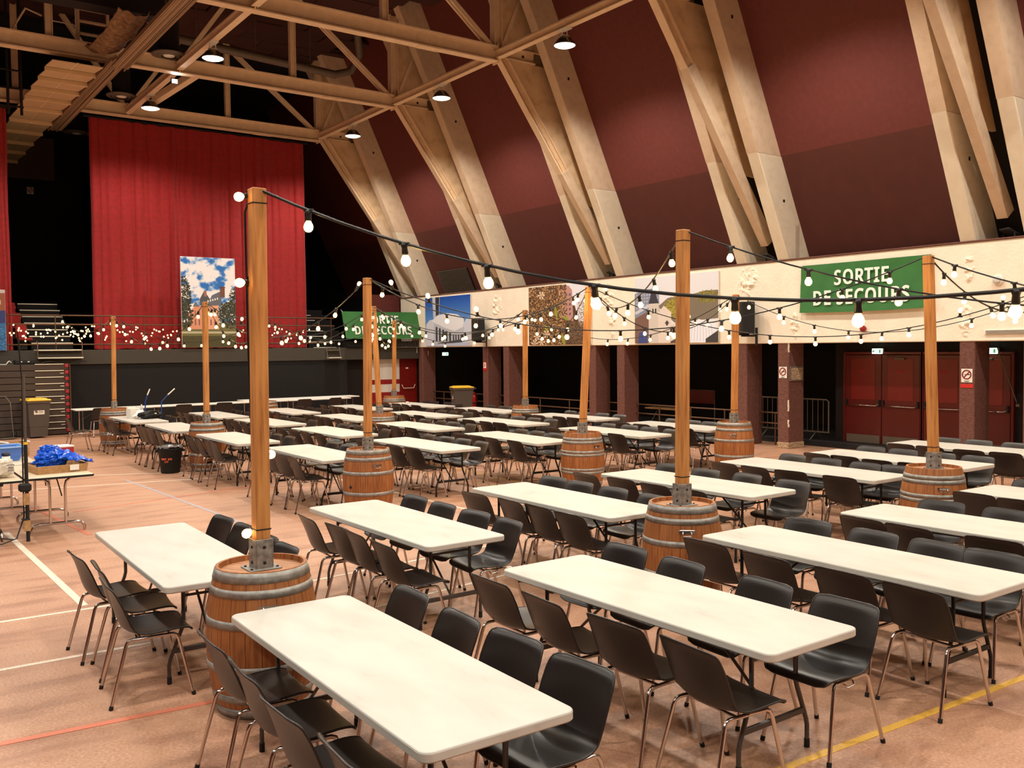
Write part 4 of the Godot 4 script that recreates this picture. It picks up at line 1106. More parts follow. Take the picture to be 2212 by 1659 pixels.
func wheelie_bin(at: Vector3, turn: float, label: String, small_label: bool):
	var t := thing("wheelie_bin", label, "wheelie bin", at, turn)
	var g := G.new()
	var lv := [[0.04, 0.21, 0.24], [0.30, 0.225, 0.26], [0.31, 0.235, 0.27], [0.93, 0.27, 0.32], [0.94, 0.30, 0.35], [0.985, 0.30, 0.35]]
	for i in lv.size() - 1:
		for k in 4:
			var c := [Vector2(-1, -1), Vector2(1, -1), Vector2(1, 1), Vector2(-1, 1)]
			var a: Vector2 = c[k]
			var b: Vector2 = c[(k + 1) % 4]
			g.quad_out(Vector3(a.x * lv[i][1], lv[i][0], a.y * lv[i][2]), Vector3(b.x * lv[i][1], lv[i][0], b.y * lv[i][2]), Vector3(b.x * lv[i + 1][1], lv[i + 1][0], b.y * lv[i + 1][2]), Vector3(a.x * lv[i + 1][1], lv[i + 1][0], a.y * lv[i + 1][2]), Vector3(0, (lv[i][0] + lv[i + 1][0]) / 2, 0))
	g.quad(Vector3(-0.21, 0.04, -0.24), Vector3(0.21, 0.04, -0.24), Vector3(0.21, 0.04, 0.24), Vector3(-0.21, 0.04, 0.24))
	part("bin_body", g.mesh(M.binbody), t)
	part("lid", G.new().box(Vector3(0, 1.01, 0.0), Vector3(0.60, 0.05, 0.70), 0.02).box(Vector3(0, 1.04, 0.0), Vector3(0.46, 0.04, 0.54), 0.018).box(Vector3(0, 1.04, 0.28), Vector3(0.2, 0.03, 0.1), 0.012).mesh(M.yellow), t)
	part("handle", G.new().tube([Vector3(-0.25, 0.95, -0.36), Vector3(-0.25, 0.98, -0.42), Vector3(0.25, 0.98, -0.42), Vector3(0.25, 0.95, -0.36)], 0.014, 6).mesh(M.binbody), t)
	for s in [-1, 1]:
		part("wheel", G.new().lathe([Vector2(0, -0.025), Vector2(0.09, -0.025), Vector2(0.10, -0.012), Vector2(0.10, 0.012), Vector2(0.09, 0.025), Vector2(0, 0.025)], 18).mesh(M.rubber), t, Transform3D(Basis(Vector3.BACK, PI / 2), Vector3(s * 0.25, 0.10, -0.24)))
	var w := 0.13 if small_label else 0.26
	part("paper_label", bx(Vector3(0, 0.72, 0.302), Vector3(w, 0.17, 0.006), M.white, 0.002), t)
	part("label_print", G.new().box(Vector3(-w * 0.28, 0.72, 0.307), Vector3(w * 0.22, 0.08, 0.002), 0, Basis(Vector3.BACK, 0.4)).box(Vector3(w * 0.16, 0.75, 0.307), Vector3(w * 0.42, 0.012, 0.002)).box(Vector3(w * 0.16, 0.72, 0.307), Vector3(w * 0.42, 0.012, 0.002)).box(Vector3(w * 0.16, 0.69, 0.307), Vector3(w * 0.42, 0.012, 0.002)).mesh(M.grey), t)

# ---------------------------------------------------------------- roof things at the upper left
func upper_left():
	var zs := [-23.7, -24.62, -25.56, -26.58, -27.66, -28.91, -30.49, -32.08, -33.79, -35.44, -37.2]
	var t := thing("acoustic_canopy", "saw-tooth row of cream acoustic panels under the roof towards the stage", "acoustic panels", Vector3.ZERO)
	for i in zs.size() - 1:
		var z0: float = zs[i]
		var z1: float = zs[i + 1]
		for k in 2:
			part("panel", G.new().beam(Vector3(4.37 + k * 0.57, 9.02, z0 + 0.02), Vector3(4.37 + k * 0.57, 9.11, z1 + 0.05), 0.53, 0.025, Vector3.UP, 0.004).mesh(M.panelcream), t)
		part("cross_board", bx(Vector3(4.66, 9.05, z1), Vector3(1.14, 0.11, 0.03), M.panelcream, 0.004), t)
		part("joint_strip", G.new().beam(Vector3(4.655, 9.03, z0 + 0.02), Vector3(4.655, 9.11, z1 + 0.05), 0.05, 0.02, Vector3.UP).mesh(M.steel), t)
	# long stacks of pale battens carried under the roof
	for q in [[-17.4, -23.4, 8.95, 5.5, "nearer"], [-22.9, -31.2, 9.0, 5.42, "farther"]]:
		var s := thing("batten_stack", "long stack of pale wooden battens slung under the roof, the %s" % ("one over the tables" if q[4] == "nearer" else "one reaching the stage curtain"), "battens", Vector3.ZERO, 0, "batten stacks slung under the roof")
		for k in 10:
			var o := rng.randf_range(-0.12, 0.12)
			part("batten", bx(Vector3(q[3] - 0.17 + k * 0.037, q[2] + rng.randf_range(0, 0.03) + 0.05, (q[0] + q[1]) / 2 + o), Vector3(0.033, 0.10, q[0] - q[1]), M.batten[rng.randi() % 3], 0.004), s)
	for q in [[6.78, -23.85, "by the second truss"], [6.71, -28.4, "before the stage curtain"], [6.57, -34.0, "over the dark stage"]]:
		var d := thing("air_diffuser", "round ceiling air diffuser on a dark duct %s" % q[2], "air diffuser", Vector3(q[0], 9.6, q[1]), 0, "round air diffusers")
		part("duct", G.new().lathe([Vector2(0.25, 0.06), Vector2(0.25, 2.3 if q[1] > -30.0 else 2.15)], 20).mesh(M.darkwall), d)
		part("outer_ring", G.new().lathe([Vector2(0.30, 0.0), Vector2(0.41, 0.02), Vector2(0.42, 0.05), Vector2(0.27, 0.07)], 28).mesh(M.grey), d)
		part("inner_ring", G.new().lathe([Vector2(0.19, -0.005), Vector2(0.27, 0.01), Vector2(0.27, 0.03), Vector2(0.17, 0.03)], 28).mesh(M.grey), d)
		part("centre_disc", G.new().lathe([Vector2(0.0, -0.015), Vector2(0.13, 0.0), Vector2(0.15, 0.03), Vector2(0.0, 0.03)], 24).mesh(M.white), d)
	var bb := thing("fly_box", "long dark maroon box beam across the roof corner", "box beam", Vector3.ZERO)
	part("box", bx(Vector3(3.2, 10.08, -22.1), Vector3(5.9, 0.5, 0.5), M.darkwall, 0.01), bb)
	part("pipe", G.new().tube([Vector3(0.3, 10.36, -21.9), Vector3(6.15, 10.38, -21.9)], 0.05, 8).mesh(M.grey), bb)
	part("end_fitting", bx(Vector3(6.16, 10.3, -22.0), Vector3(0.14, 0.12, 0.2), M.rubber, 0.01), bb)
	# canvas sheet slung over the chord
	var n := FastNoiseLite.new()
	n.frequency = 0.9
	n.seed = 6
	var f := func(u: float, v: float) -> Vector3:
		var z := lerpf(-20.6, -23.9, v)
		var x := lerpf(4.85, 5.5, u)
		return Vector3(x, 9.36 + 0.22 * absf(u - 0.5) - 0.12 * sin(v * PI * 0.9) + 0.10 * n.get_noise_2d(x * 3.0, z * 1.2) + (0.10 if v > 0.9 else 0.0), z)
	var cg := G.new()
	cg.grid(f, 16, 34)
	cg.grid(func(u: float, v: float): return f.call(1.0 - u, v) - Vector3(0, 0.02, 0), 16, 34)
	single("canvas_sheet", cg.mesh(M.canvas), "crumpled brown canvas sheet slung beside the battens", "canvas")
	var ld := thing("ladder", "pale wooden ladder section standing on the second truss", "ladder", Vector3.ZERO)
	for x in [4.93, 5.62]:
		part("stile", bx(Vector3(x, 10.32, -25.0), Vector3(0.07, 1.25, 0.10), M.steel, 0.008), ld)
	for k in 4:
		part("rung", bx(Vector3(5.28, 9.85 + k * 0.3, -25.0), Vector3(0.62, 0.05, 0.09), M.steel, 0.006), ld)
	var hr := thing("catwalk_rail", "thin pale tube guard rail beside the roof ladder", "railing", Vector3.ZERO)
	for y in [9.9, 10.3, 10.75]:
		part("rail", G.new().tube([Vector3(4.2, y, -24.9), Vector3(4.8, y, -24.9), Vector3(4.86, y - 0.06, -24.9)], 0.018, 6).mesh(M.white), hr)
	part("rail_post", G.new().tube([Vector3(4.2, 9.7, -24.9), Vector3(4.2, 10.9, -24.9)], 0.018, 6).tube([Vector3(4.86, 9.7, -24.9), Vector3(4.86, 10.7, -24.9)], 0.018, 6).mesh(M.white), hr)
	single("roof_brace", G.new().tube([Vector3(3.35, 9.7, -24.5), Vector3(3.7, 10.35, -24.5), Vector3(4.05, 10.25, -24.5)], 0.028, 6).mesh(M.steel), "bent pale tube brace standing on the second truss", "brace")
	var sc := thing("dark_scaffold", "dark red scaffold frame hanging behind the second truss", "scaffold", Vector3.ZERO)
	for x in [2.6, 3.2, 3.55, 3.85]:
		part("standard", G.new().tube([Vector3(x, 8.3, -26.5), Vector3(x, 11.8, -26.5)], 0.035, 8).mesh(M.darkwall), sc)
	for y in [8.5, 8.95, 9.4]:
		part("ledger", G.new().tube([Vector3(2.0, y, -26.5), Vector3(3.9, y, -26.5)], 0.025, 8).mesh(M.darkwall), sc)

# ---------------------------------------------------------------- furniture
func make_chair() -> Node3D:
	var t := thing("stacking_chair", "black chair", "chair", Vector3.ZERO, 0, "black shell chairs along the white tables")
	t.set_meta("base", "stacking_chair")
	var raw := [Vector2(0.235, 0.425), Vector2(0.215, 0.452), Vector2(0.15, 0.458), Vector2(0.05, 0.447), Vector2(-0.05, 0.437), Vector2(-0.125, 0.444), Vector2(-0.175, 0.475), Vector2(-0.205, 0.54), Vector2(-0.228, 0.63), Vector2(-0.248, 0.71), Vector2(-0.262, 0.76), Vector2(-0.285, 0.785)]
	var hw := [0.195, 0.215, 0.222, 0.226, 0.226, 0.224, 0.222, 0.224, 0.226, 0.222, 0.212, 0.185]
	var lift := [0.004, 0.006, 0.01, 0.016, 0.022, 0.034, 0.046, 0.045, 0.034, 0.02, 0.008, 0.0]
	var c := Curve3D.new()
	for i in raw.size():
		var a: Vector2 = raw[maxi(i - 1, 0)]
		var b: Vector2 = raw[mini(i + 1, raw.size() - 1)]
		var tn := (b - a) * 0.16
		c.add_point(Vector3(0, raw[i].y, raw[i].x), Vector3(0, -tn.y, -tn.x), Vector3(0, tn.y, tn.x))
	var nv := 26
	var nu := 14
	var P := []
	var N := []
	for j in nv + 1:
		var s := float(j) / nv * (raw.size() - 1)
		var i := mini(int(s), raw.size() - 2)
		var p := c.sample(i, s - i)
		var q := c.sample(i, minf(1.0, s - i + 0.02)) - c.sample(i, maxf(0.0, s - i - 0.02))
		var nrm := Vector3(0, -q.z, q.y).normalized()      # towards the sitter
		var w := lerpf(hw[i], hw[i + 1], s - i)
		var l := lerpf(lift[i], lift[i + 1], s - i)
		var e := minf(float(j), float(nv - j)) / nv        # round the free corners
		if e < 0.09:
			var k := 1.0 - e / 0.09
			w -= 0.05 * (1.0 - sqrt(maxf(0.0, 1.0 - k * k)))
		var row := []
		var nr := []
		for k in nu + 1:
			var u := float(k) / nu * 2.0 - 1.0
			row.append(p + Vector3(u * w, 0, 0) + nrm * l * u * u)
			nr.append((nrm - Vector3(u * l * 6.0, 0, 0)).normalized())
		P.append(row)
		N.append(nr)
	var g := G.new()
	var th := 0.007
	g.smooth(1)
	for j in nv:
		for k in nu:
			g.quad(P[j][k + 1], P[j][k], P[j + 1][k], P[j + 1][k + 1])
			g.quad(P[j][k] - N[j][k] * th, P[j][k + 1] - N[j][k + 1] * th, P[j + 1][k + 1] - N[j + 1][k + 1] * th, P[j + 1][k] - N[j + 1][k] * th)
	# rolled rim all round
	var loop := []
	for k in nu + 1: loop.append(P[0][k] - N[0][k] * th * 0.5)
	for j in range(1, nv + 1): loop.append(P[j][nu] - N[j][nu] * th * 0.5)
	for k in range(nu - 1, -1, -1): loop.append(P[nv][k] - N[nv][k] * th * 0.5)
	for j in range(nv - 1, 0, -1): loop.append(P[j][0] - N[j][0] * th * 0.5)
	loop.append(loop[0])
	g.tube(loop, 0.0065, 6, false)
	part("seat_shell", g.mesh(M.shell), t)
	for sx in [-1, 1]:
		for fz in [-1, 1]:
			var pts := [Vector3(sx * 0.222, 0.012, fz * 0.255 - 0.03), Vector3(sx * 0.192, 0.385, fz * 0.165 - 0.02), Vector3(sx * 0.189, 0.412, fz * 0.152 - 0.02), Vector3(sx * 0.188, 0.422, fz * 0.128 - 0.02), Vector3(sx * 0.188, 0.423, -0.02)]
			var lm := G.new().tube(pts, 0.0115, 8).mesh(M.chrome)
			G.new().tube([Vector3(sx * 0.2235, 0.0, fz * 0.259 - 0.03), Vector3(sx * 0.2215, 0.025, fz * 0.253 - 0.03)], 0.014, 8).add_to(lm, M.rubber)
			part("leg", lm, t)
	var cg := G.new()
	for z in [-0.09, 0.09]:
		cg.tube([Vector3(-0.188, 0.42, z), Vector3(0.188, 0.42, z)], 0.009, 6)
	part("cross_bar", cg.mesh(M.chrome), t)
	var hk := G.new()
	hk.tube([Vector3(0.196, 0.412, 0.06), Vector3(0.225, 0.40, 0.055), Vector3(0.236, 0.412, 0.02), Vector3(0.2, 0.418, -0.02)], 0.005, 6)
	part("link_hook", hk.mesh(M.chrome), t)
	return t

func rounded_slab(hx: float, hz: float, r: float, y0: float, y1: float, m: Material, bev := 0.008) -> ArrayMesh:
	var ring := func(inset: float, y: float) -> Array:
		var out := []
		for q in [[1, 1, 0.0], [-1, 1, 0.5], [-1, -1, 1.0], [1, -1, 1.5]]:
			for k in 7:
				var a: float = PI * (q[2] + 0.5 * k / 6.0)
				out.append(Vector3(q[0] * (hx - r) + cos(a) * (r - inset), y, q[1] * (hz - r) + sin(a) * (r - inset)))
		return out
	var rs := [ring.call(bev, y0), ring.call(0.0, y0 + bev), ring.call(0.0, y1 - bev), ring.call(bev * 0.4, y1 - bev * 0.3), ring.call(bev, y1)]
	var g := G.new()
	var n: int = rs[0].size()
	for i in rs.size() - 1:
		g.smooth(2 + i)
		for k in n:
			var k1 := (k + 1) % n
			g.quad(rs[i][k], rs[i + 1][k], rs[i + 1][k1], rs[i][k1])
	g.flat()
	for k in range(1, n - 1):
		g.tri(rs[4][0], rs[4][k + 1], rs[4][k])
		g.tri(rs[0][0], rs[0][k], rs[0][k + 1])
	return g.mesh(m)

func make_table(legm: Material) -> Node3D:
	var t := thing("folding_table", "white folding table", "table", Vector3.ZERO, 0, "white folding tables in files")
	t.set_meta("base", "folding_table")
	var L := 2.326
	part("tabletop", rounded_slab(0.38, L / 2, 0.055, 0.693, 0.74, M.top), t)
	part("under_rail", G.new().box(Vector3(-0.27, 0.68, 0), Vector3(0.03, 0.03, L - 0.3), 0.004).box(Vector3(0.27, 0.68, 0), Vector3(0.03, 0.03, L - 0.3), 0.004).mesh(legm), t)
	for e in [-1, 1]:
		var z: float = e * (L / 2 - 0.28)
		for s in [-1, 1]:
			var lm := G.new().tube([Vector3(s * 0.19, 0.69, z), Vector3(s * 0.19, 0.42, z), Vector3(s * 0.20, 0.38, z), Vector3(s * 0.285, 0.17, z), Vector3(s * 0.295, 0.13, z), Vector3(s * 0.295, 0.02, z)], 0.0135, 8).mesh(legm)
			G.new().tube([Vector3(s * 0.295, 0.0, z), Vector3(s * 0.295, 0.05, z)], 0.0165, 8).add_to(lm, M.rubber)
			part("leg", lm, t)
		part("crossbar", G.new().beam(Vector3(-0.262, 0.225, z), Vector3(0.262, 0.225, z), 0.02, 0.035, Vector3.UP, 0.004).mesh(legm), t)
		part("top_tie", G.new().tube([Vector3(-0.19, 0.60, z), Vector3(0.19, 0.60, z)], 0.010, 6).mesh(legm), t)
		part("brace", G.new().tube([Vector3(0, 0.235, z), Vector3(0, 0.45, z - e * 0.24), Vector3(0.0, 0.672, z - e * 0.5)], 0.010, 6).mesh(legm), t)
	return t

const ORD = ["first", "second", "third", "fourth", "fifth", "sixth", "seventh"]

func tables_and_chairs():
	# file (from the open floor), row (from the stage), x, z, turn in degrees
	var tabs := [[0, 4, 2.06, -7.38, -1.0], [0, 5, 2.15, -4.19, -1.0], [1, 4, 4.04, -7.39, -0.1], [1, 5, 4.09, -4.13, 0.5],
		[2, 0, 5.43, -22.26, 0.2], [2, 1, 5.49, -19.36, -1.3], [2, 2, 5.62, -16.22, -0.5], [2, 3, 5.76, -13.11, -0.9], [2, 4, 5.97, -7.41, -0.1], [2, 5, 6.02, -4.06, -0.4],
		[3, 0, 7.31, -22.36, -0.5], [3, 1, 7.44, -19.38, 0.6], [3, 2, 7.51, -16.27, -0.2], [3, 3, 7.62, -13.1, 0.9], [3, 4, 7.85, -7.38, 0.8], [3, 5, 7.83, -4.0, 1.3],
		[4, 0, 9.15, -22.4, -1.1], [4, 1, 9.32, -19.3, 0.1], [4, 2, 9.36, -16.22, 0.1], [4, 3, 9.43, -12.98, -1.8], [4, 4, 9.83, -7.25, -0.4], [4, 5, 9.81, -3.96, -1.0],
		[5, 0, 11.14, -22.43, 0.7], [5, 1, 11.12, -19.03, 0.6], [5, 2, 11.26, -16.01, 1.8], [5, 3, 11.43, -12.71, -0.4], [5, 4, 11.56, -7.13, 0.0],
		[6, 0, 12.89, -22.19, 1.3], [6, 1, 13.07, -19.16, 1.0], [6, 2, 13.18, -16.0, 2.0], [6, 3, 13.16, -12.75, -0.3], [6, 4, 13.54, -7.14, -1.1]]
	# back-top points of the chairs that the photograph lets one measure (z), else evenly spaced
	var seen := {
		"0,5": [[-4.85, -4.3, -3.73, -3.17], [-5.03, -4.41, -3.88, -3.35]], "1,5": [[-4.99, -4.41, -3.82, -3.25], [-5.14, -4.55, -3.84, -3.24]],
		"2,5": [[-4.93, -4.31, -3.7, -3.17], [-4.92, -4.32, -3.8, -3.34]], "3,5": [[-4.73, -4.27, -3.62, -3.05], [-4.72, -4.14, -3.6, -3.1]],
		"0,4": [[-7.52, -7.02, -6.45], [-8.29, -7.8, -7.25, -6.79]], "1,4": [[-7.86, -7.33, -6.95, -6.42], [-8.21, -7.65, -7.08, -6.57]],
		"2,4": [[-8.06, -7.45, -7.0, -6.5], [-8.38, -7.9, -7.34, -6.75]], "3,4": [[-8.44, -7.87, -7.29, -6.75], [-8.34, -7.74, -7.16, -6.46]],
		"4,4": [[-8.04, -7.54, -7.06, -6.38], [-8.03, -7.44, -6.88, -6.45]], "5,4": [[-7.91, -7.49, -6.98, -6.51], [-7.9, -7.4, -6.85, -6.33]], "6,4": [[-7.87, -7.39, -6.83, -6.34], [-7.87, -7.38, -6.82, -6.3]],
		"4,5": [[-4.81, -4.35, -3.7, -3.15], [-4.8, -4.2, -3.6]], "2,3": [[-13.9, -13.42, -12.9, -12.37], [-13.9, -13.3, -12.8, -12.3]], "2,2": [[-16.94, -16.37, -15.95, -15.39], [-17.0, -16.4, -15.9, -15.3]],
		"2,1": [[-19.74, -19.26, -18.86, -18.38], [-19.95, -19.4, -18.8]], "2,0": [[-22.75, -22.2, -21.8], [-22.9, -22.3, -21.7]]}
	var light := make_table(M.leg)
	var dark := make_table(M.darkleg)
	var chair := make_chair()
	var used := [false, false]
	var first_chair := true
	for q in tabs:
		var f: int = q[0]
		var r: int = q[1]
		var lab := "white folding table, %s from the stage in the %s file from the open floor" % [ORD[r], ORD[f]]
		var k := 0 if f < 2 else 1
		var proto: Node3D = [light, dark][k]
		var at := Vector3(q[2], 0, q[3])
		if used[k]:
			dup(proto, lab, at, deg_to_rad(q[4]))
		else:
			proto.position = at
			proto.rotation.y = deg_to_rad(q[4])
			proto.set_meta("label", lab)
			used[k] = true
		var key := "%d,%d" % [f, r]
		for side in 2:
			var zs: Array = seen[key][side] if seen.has(key) else []
			if zs.is_empty():
				for j in 4:
					zs.append(q[3] - 0.82 + j * 0.545 + rng.randf_range(-0.07, 0.07))
			for j in zs.size():
				var sg := -1.0 if side == 0 else 1.0
				var cl := "black chair, %s side, %s from the stage, at %s table from stage in %s file" % ["open-floor" if side == 0 else "poster-wall", ORD[j], ORD[r], ORD[f]]
				var x: float = q[2] + sg * (0.405 + rng.randf_range(-0.03, 0.035)) + sin(deg_to_rad(q[4])) * (zs[j] - q[3])
				var cp := Vector3(x, 0, zs[j])
				var turn := -sg * PI / 2 + rng.randf_range(-0.09, 0.09)
				if first_chair:
					chair.position = cp
					chair.rotation.y = turn
					chair.set_meta("label", cl)
					first_chair = false
				else:
					dup(chair, cl, cp, turn)
	# stray chairs by the stage
	var stray := [[5.55, -26.75, PI, "black chair tucked under the stage-side tables' left end"], [4.35, -23.15, PI / 2, "black chair standing alone beside the barrel before the stage"], [7.7, -26.7, PI, "black chair tucked under the stage-side tables behind the second file"],
		[8.9, -26.75, 3.0, "black chair tucked under the stage-side tables near the middle post"], [11.3, -26.7, PI, "black chair tucked under the stage-side tables before the curtain's right end"], [12.3, -26.75, 3.3, "black chair tucked under the stage-side tables at their right end"]]
	for s in stray:
		dup(chair, s[3], Vector3(s[0], 0, s[1]), s[2])

const BARRELS = [[2.15, -5.78, 3.33, 0.03, -0.02], [5.85, -11.55, 3.27, 0.03, 0.0], [5.98, -5.74, 3.31, 0.02, 0.0], [5.6, -17.8, 3.22, 0.02, 0.0], [9.28, -17.75, 3.2, -0.06, -0.1], [12.95, -23.85, 3.1, 0.05, 0.0],
	[5.28, -23.85, 3.14, 0.03, 0.0], [9.15, -24.05, 3.17, 0.03, 0.0], [13.05, -17.58, 3.17, 0.02, 0.0], [9.62, -11.42, 3.26, 0.16, 0.0], [12.95, -11.15, 3.2, 0.05, 0.0], [9.86, -5.62, 3.27, -0.04, -0.06],
	[6.0, 0.35, 3.3, 0.0, 0.0], [13.6, -5.6, 3.25, 0.0, 0.0], [9.9, 0.35, 3.3, 0.0, 0.0]]

func barrel_r(y: float) -> float:
	var k := (y - 0.46) / 0.46
	return 0.352 - 0.066 * k * k

func barrels():
	var words := ["in the first file beside the open floor", "", "in the third file between its fifth and sixth tables", "in the third file between its second and third tables", "in the fifth file between its second and third tables", "at the stage end of the seventh file", "at the stage end of the third file",
		"at the stage end of the fifth file", "in the seventh file between its second and third tables", "in the fifth file after its fourth table", "in the seventh file after its fourth table", "in the fifth file between its fifth and sixth tables", "behind the sixth row of the third file", "in the seventh file after its fifth table", "behind the sixth row of the fifth file"]
	words[1] = "in the third file after its fourth table"
	var NS := 22
	var H := 0.92
	var stave_m := []
	for k in 3:
		var g := G.new()
		var da := TAU / NS
		var gap := 0.004
		var prof := []
		for i in 13:
			var y := H * i / 12.0
			prof.append(Vector2(barrel_r(y), y))
		g.lathe(prof, 3, Vector3.ZERO, -da / 2 + gap, da / 2 - gap)
		g.lathe([Vector2(barrel_r(H), H), Vector2(barrel_r(H) - 0.02, H), Vector2(barrel_r(H) - 0.026, H - 0.05)], 3, Vector3.ZERO, -da / 2 + gap, da / 2 - gap, false)
		for s in [-1, 1]:
			var a: float = s * (da / 2 - gap)
			var e := Vector3(cos(a), 0, sin(a))
			for i in 12:
				var y0 := H * i / 12.0
				var y1 := H * (i + 1) / 12.0
				g.quad_out(e * barrel_r(y0) + Vector3.UP * y0, e * (barrel_r(y0) - 0.015) + Vector3.UP * y0, e * (barrel_r(y1) - 0.015) + Vector3.UP * y1, e * barrel_r(y1) + Vector3.UP * y1, Vector3(0.3, 0.46, 0))
		stave_m.append(g.mesh(M.stave[k]))
	var inner := G.new()
	var ip := []
	for i in 9:
		ip.append(Vector2(barrel_r(H * i / 8.0) - 0.014, H * i / 8.0))
	inner.lathe(ip, 32)
	var inner_m := inner.mesh(M.rubber)
	var hoop := func(y: float, w: float, out := 0.0) -> ArrayMesh:
		var g := G.new()
		g.lathe([Vector2(barrel_r(y - w / 2) + 0.0005, y - w / 2), Vector2(barrel_r(y - w / 2) + 0.004 + out, y - w / 2), Vector2(barrel_r(y + w / 2) + 0.004 + out, y + w / 2), Vector2(barrel_r(y + w / 2) + 0.0005, y + w / 2)], 40)
		for k in 2:
			for j in 2:
				var a := -1.1 + k * 0.10
				g.box(Vector3(cos(a) * (barrel_r(y) + 0.005), y - w * 0.2 + j * w * 0.4, sin(a) * (barrel_r(y) + 0.005)), Vector3(0.012, 0.012, 0.012), 0.004)
		return g.mesh(M.galv)
	var kinds := [[[0.885, 0.062], [0.79, 0.05], [0.60, 0.05], [0.32, 0.05], [0.13, 0.05], [0.033, 0.062]], [[0.825, 0.045], [0.775, 0.045], [0.625, 0.04], [0.575, 0.04], [0.345, 0.04], [0.295, 0.04], [0.12, 0.045], [0.07, 0.045]]]
	var hoop_m := [[], []]
	for k in 2:
		for q in kinds[k]:
			hoop_m[k].append(hoop.call(q[0], q[1]))
	var boards := []
	for k in 6:
		var x0 := -0.262 + k * 0.0874
		var x1 := x0 + 0.0845
		var poly := PackedVector2Array()
		for i in 9:
			var x := lerpf(x0, x1, i / 8.0)
			poly.append(Vector2(x, sqrt(maxf(0.0, 0.262 * 0.262 - x * x)) + 0.001))
		for i in 9:
			var x := lerpf(x1, x0, i / 8.0)
			poly.append(Vector2(x, -sqrt(maxf(0.0, 0.262 * 0.262 - x * x)) - 0.001))
		var g := G.new()
		g.xf = Transform3D(Basis(Vector3.RIGHT, PI / 2), Vector3(0, 0.88, 0))
		boards.append(g.prism(poly, -0.006, 0.012).mesh(M.head))
	var brk := G.new()
	brk.box(Vector3(0, 0.891, 0), Vector3(0.21, 0.008, 0.19), 0.002)
	for s in [-1, 1]:
		brk.box(Vector3(s * 0.056, 0.985, 0), Vector3(0.008, 0.19, 0.12), 0.002)
		brk.box(Vector3(0, 0.985, s * 0.056), Vector3(0.104, 0.19, 0.008), 0.002)
	var brk_m := brk.mesh(M.galv)
	var bolts := G.new()
	for s in [-1, 1]:
		for y in [0.93, 1.03]:
			bolts.box(Vector3(s * 0.062, y, 0.0), Vector3(0.008, 0.02, 0.02), 0.004)
			bolts.box(Vector3(0.0, y, s * 0.062), Vector3(0.02, 0.02, 0.008), 0.004)
		bolts.box(Vector3(s * 0.085, 0.898, 0.06), Vector3(0.016, 0.01, 0.016), 0.003)
		bolts.box(Vector3(s * 0.085, 0.898, -0.06), Vector3(0.016, 0.01, 0.016), 0.003)
	var bolts_m := bolts.mesh(M.rubber)
	var hd := G.new()
	hd.box(Vector3(0, 0.0, 0.003), Vector3(0.13, 0.03, 0.006), 0.002)
	hd.tube([Vector3(-0.035, 0.0, 0.008), Vector3(-0.037, -0.012, 0.022), Vector3(-0.036, -0.035, 0.026), Vector3(0.036, -0.035, 0.026), Vector3(0.037, -0.012, 0.022), Vector3(0.035, 0.0, 0.008)], 0.0055, 8)
	var hd_m := hd.mesh(M.chrome)
	for i in BARRELS.size():
		var q: Array = BARRELS[i]
		var t := thing("barrel_post", "oak barrel with wooden lamp post, %s" % words[i], "barrel", Vector3(q[0], 0, q[1]), 0, "oak barrels with lamp posts")
		var kind := 1 if i in [4, 5, 6, 8, 9, 11] else 0
		var spin := rng.randf() * TAU
		for k in NS:
			part("stave", stave_m[rng.randi() % 3], t, Transform3D(Basis(Vector3.UP, spin + TAU * k / NS), Vector3.ZERO))
		part("lining", inner_m, t)
		for h in hoop_m[kind]:
			part("hoop", h, t, Transform3D(Basis(Vector3.UP, -rng.randf() * 0.8 - 0.2), Vector3.ZERO))
		for b in boards:
			part("head_board", b, t, Transform3D(Basis(Vector3.UP, 0.5), Vector3.ZERO))
		var pt := G.new()
		var top := Vector3(q[3], q[2], q[4])
		pt.beam(Vector3(0, 0.9, 0), top, 0.094, 0.094, Vector3.RIGHT, 0.006)
		part("post", pt.mesh(M.post), t)
		part("post_bracket", brk_m, t)
		part("bolt", bolts_m, t)
		var pb := Vector3(0, 0.9, 0).lerp(top, 0.96)
		part("cable_tie", G.new().box(pb, Vector3(0.101, 0.007, 0.101)).box(Vector3(0, 0.9, 0).lerp(top, 0.10), Vector3(0.101, 0.007, 0.101)).mesh(M.rubber), t)
		var cam_a := atan2(-q[0], -q[1])
		var ha: float = cam_a + [0.12, 0.35, 0.12, 0.2, 0.55, 0.5, 0.3, 0.2, 0.3, 0.75, -0.05, 0.3, 0, 0, 0][i]
		part("handle", hd_m, t, Transform3D(Basis(Vector3.UP, ha) * Basis(Vector3.RIGHT, -0.12), Vector3(sin(ha), 0, cos(ha)) * (barrel_r(0.71) + 0.002) + Vector3(0, 0.71, 0)))
		if i == 1:
			part("bung_hole", G.new().lathe([Vector2(0.022, 0), Vector2(0.022, 0.006), Vector2(0, 0.006)], 12).mesh(M.rubber), t, Transform3D(Basis(Vector3.UP, cam_a - 0.75) * Basis(Vector3.RIGHT, PI / 2), Vector3(sin(cam_a - 0.75), 0, cos(cam_a - 0.75)) * (barrel_r(0.42) - 0.002) + Vector3(0, 0.42, 0)))

func post_top(i: int) -> Vector3:
	var q: Array = BARRELS[i]
	return Vector3(q[0] + q[3], q[2], q[1] + q[4])

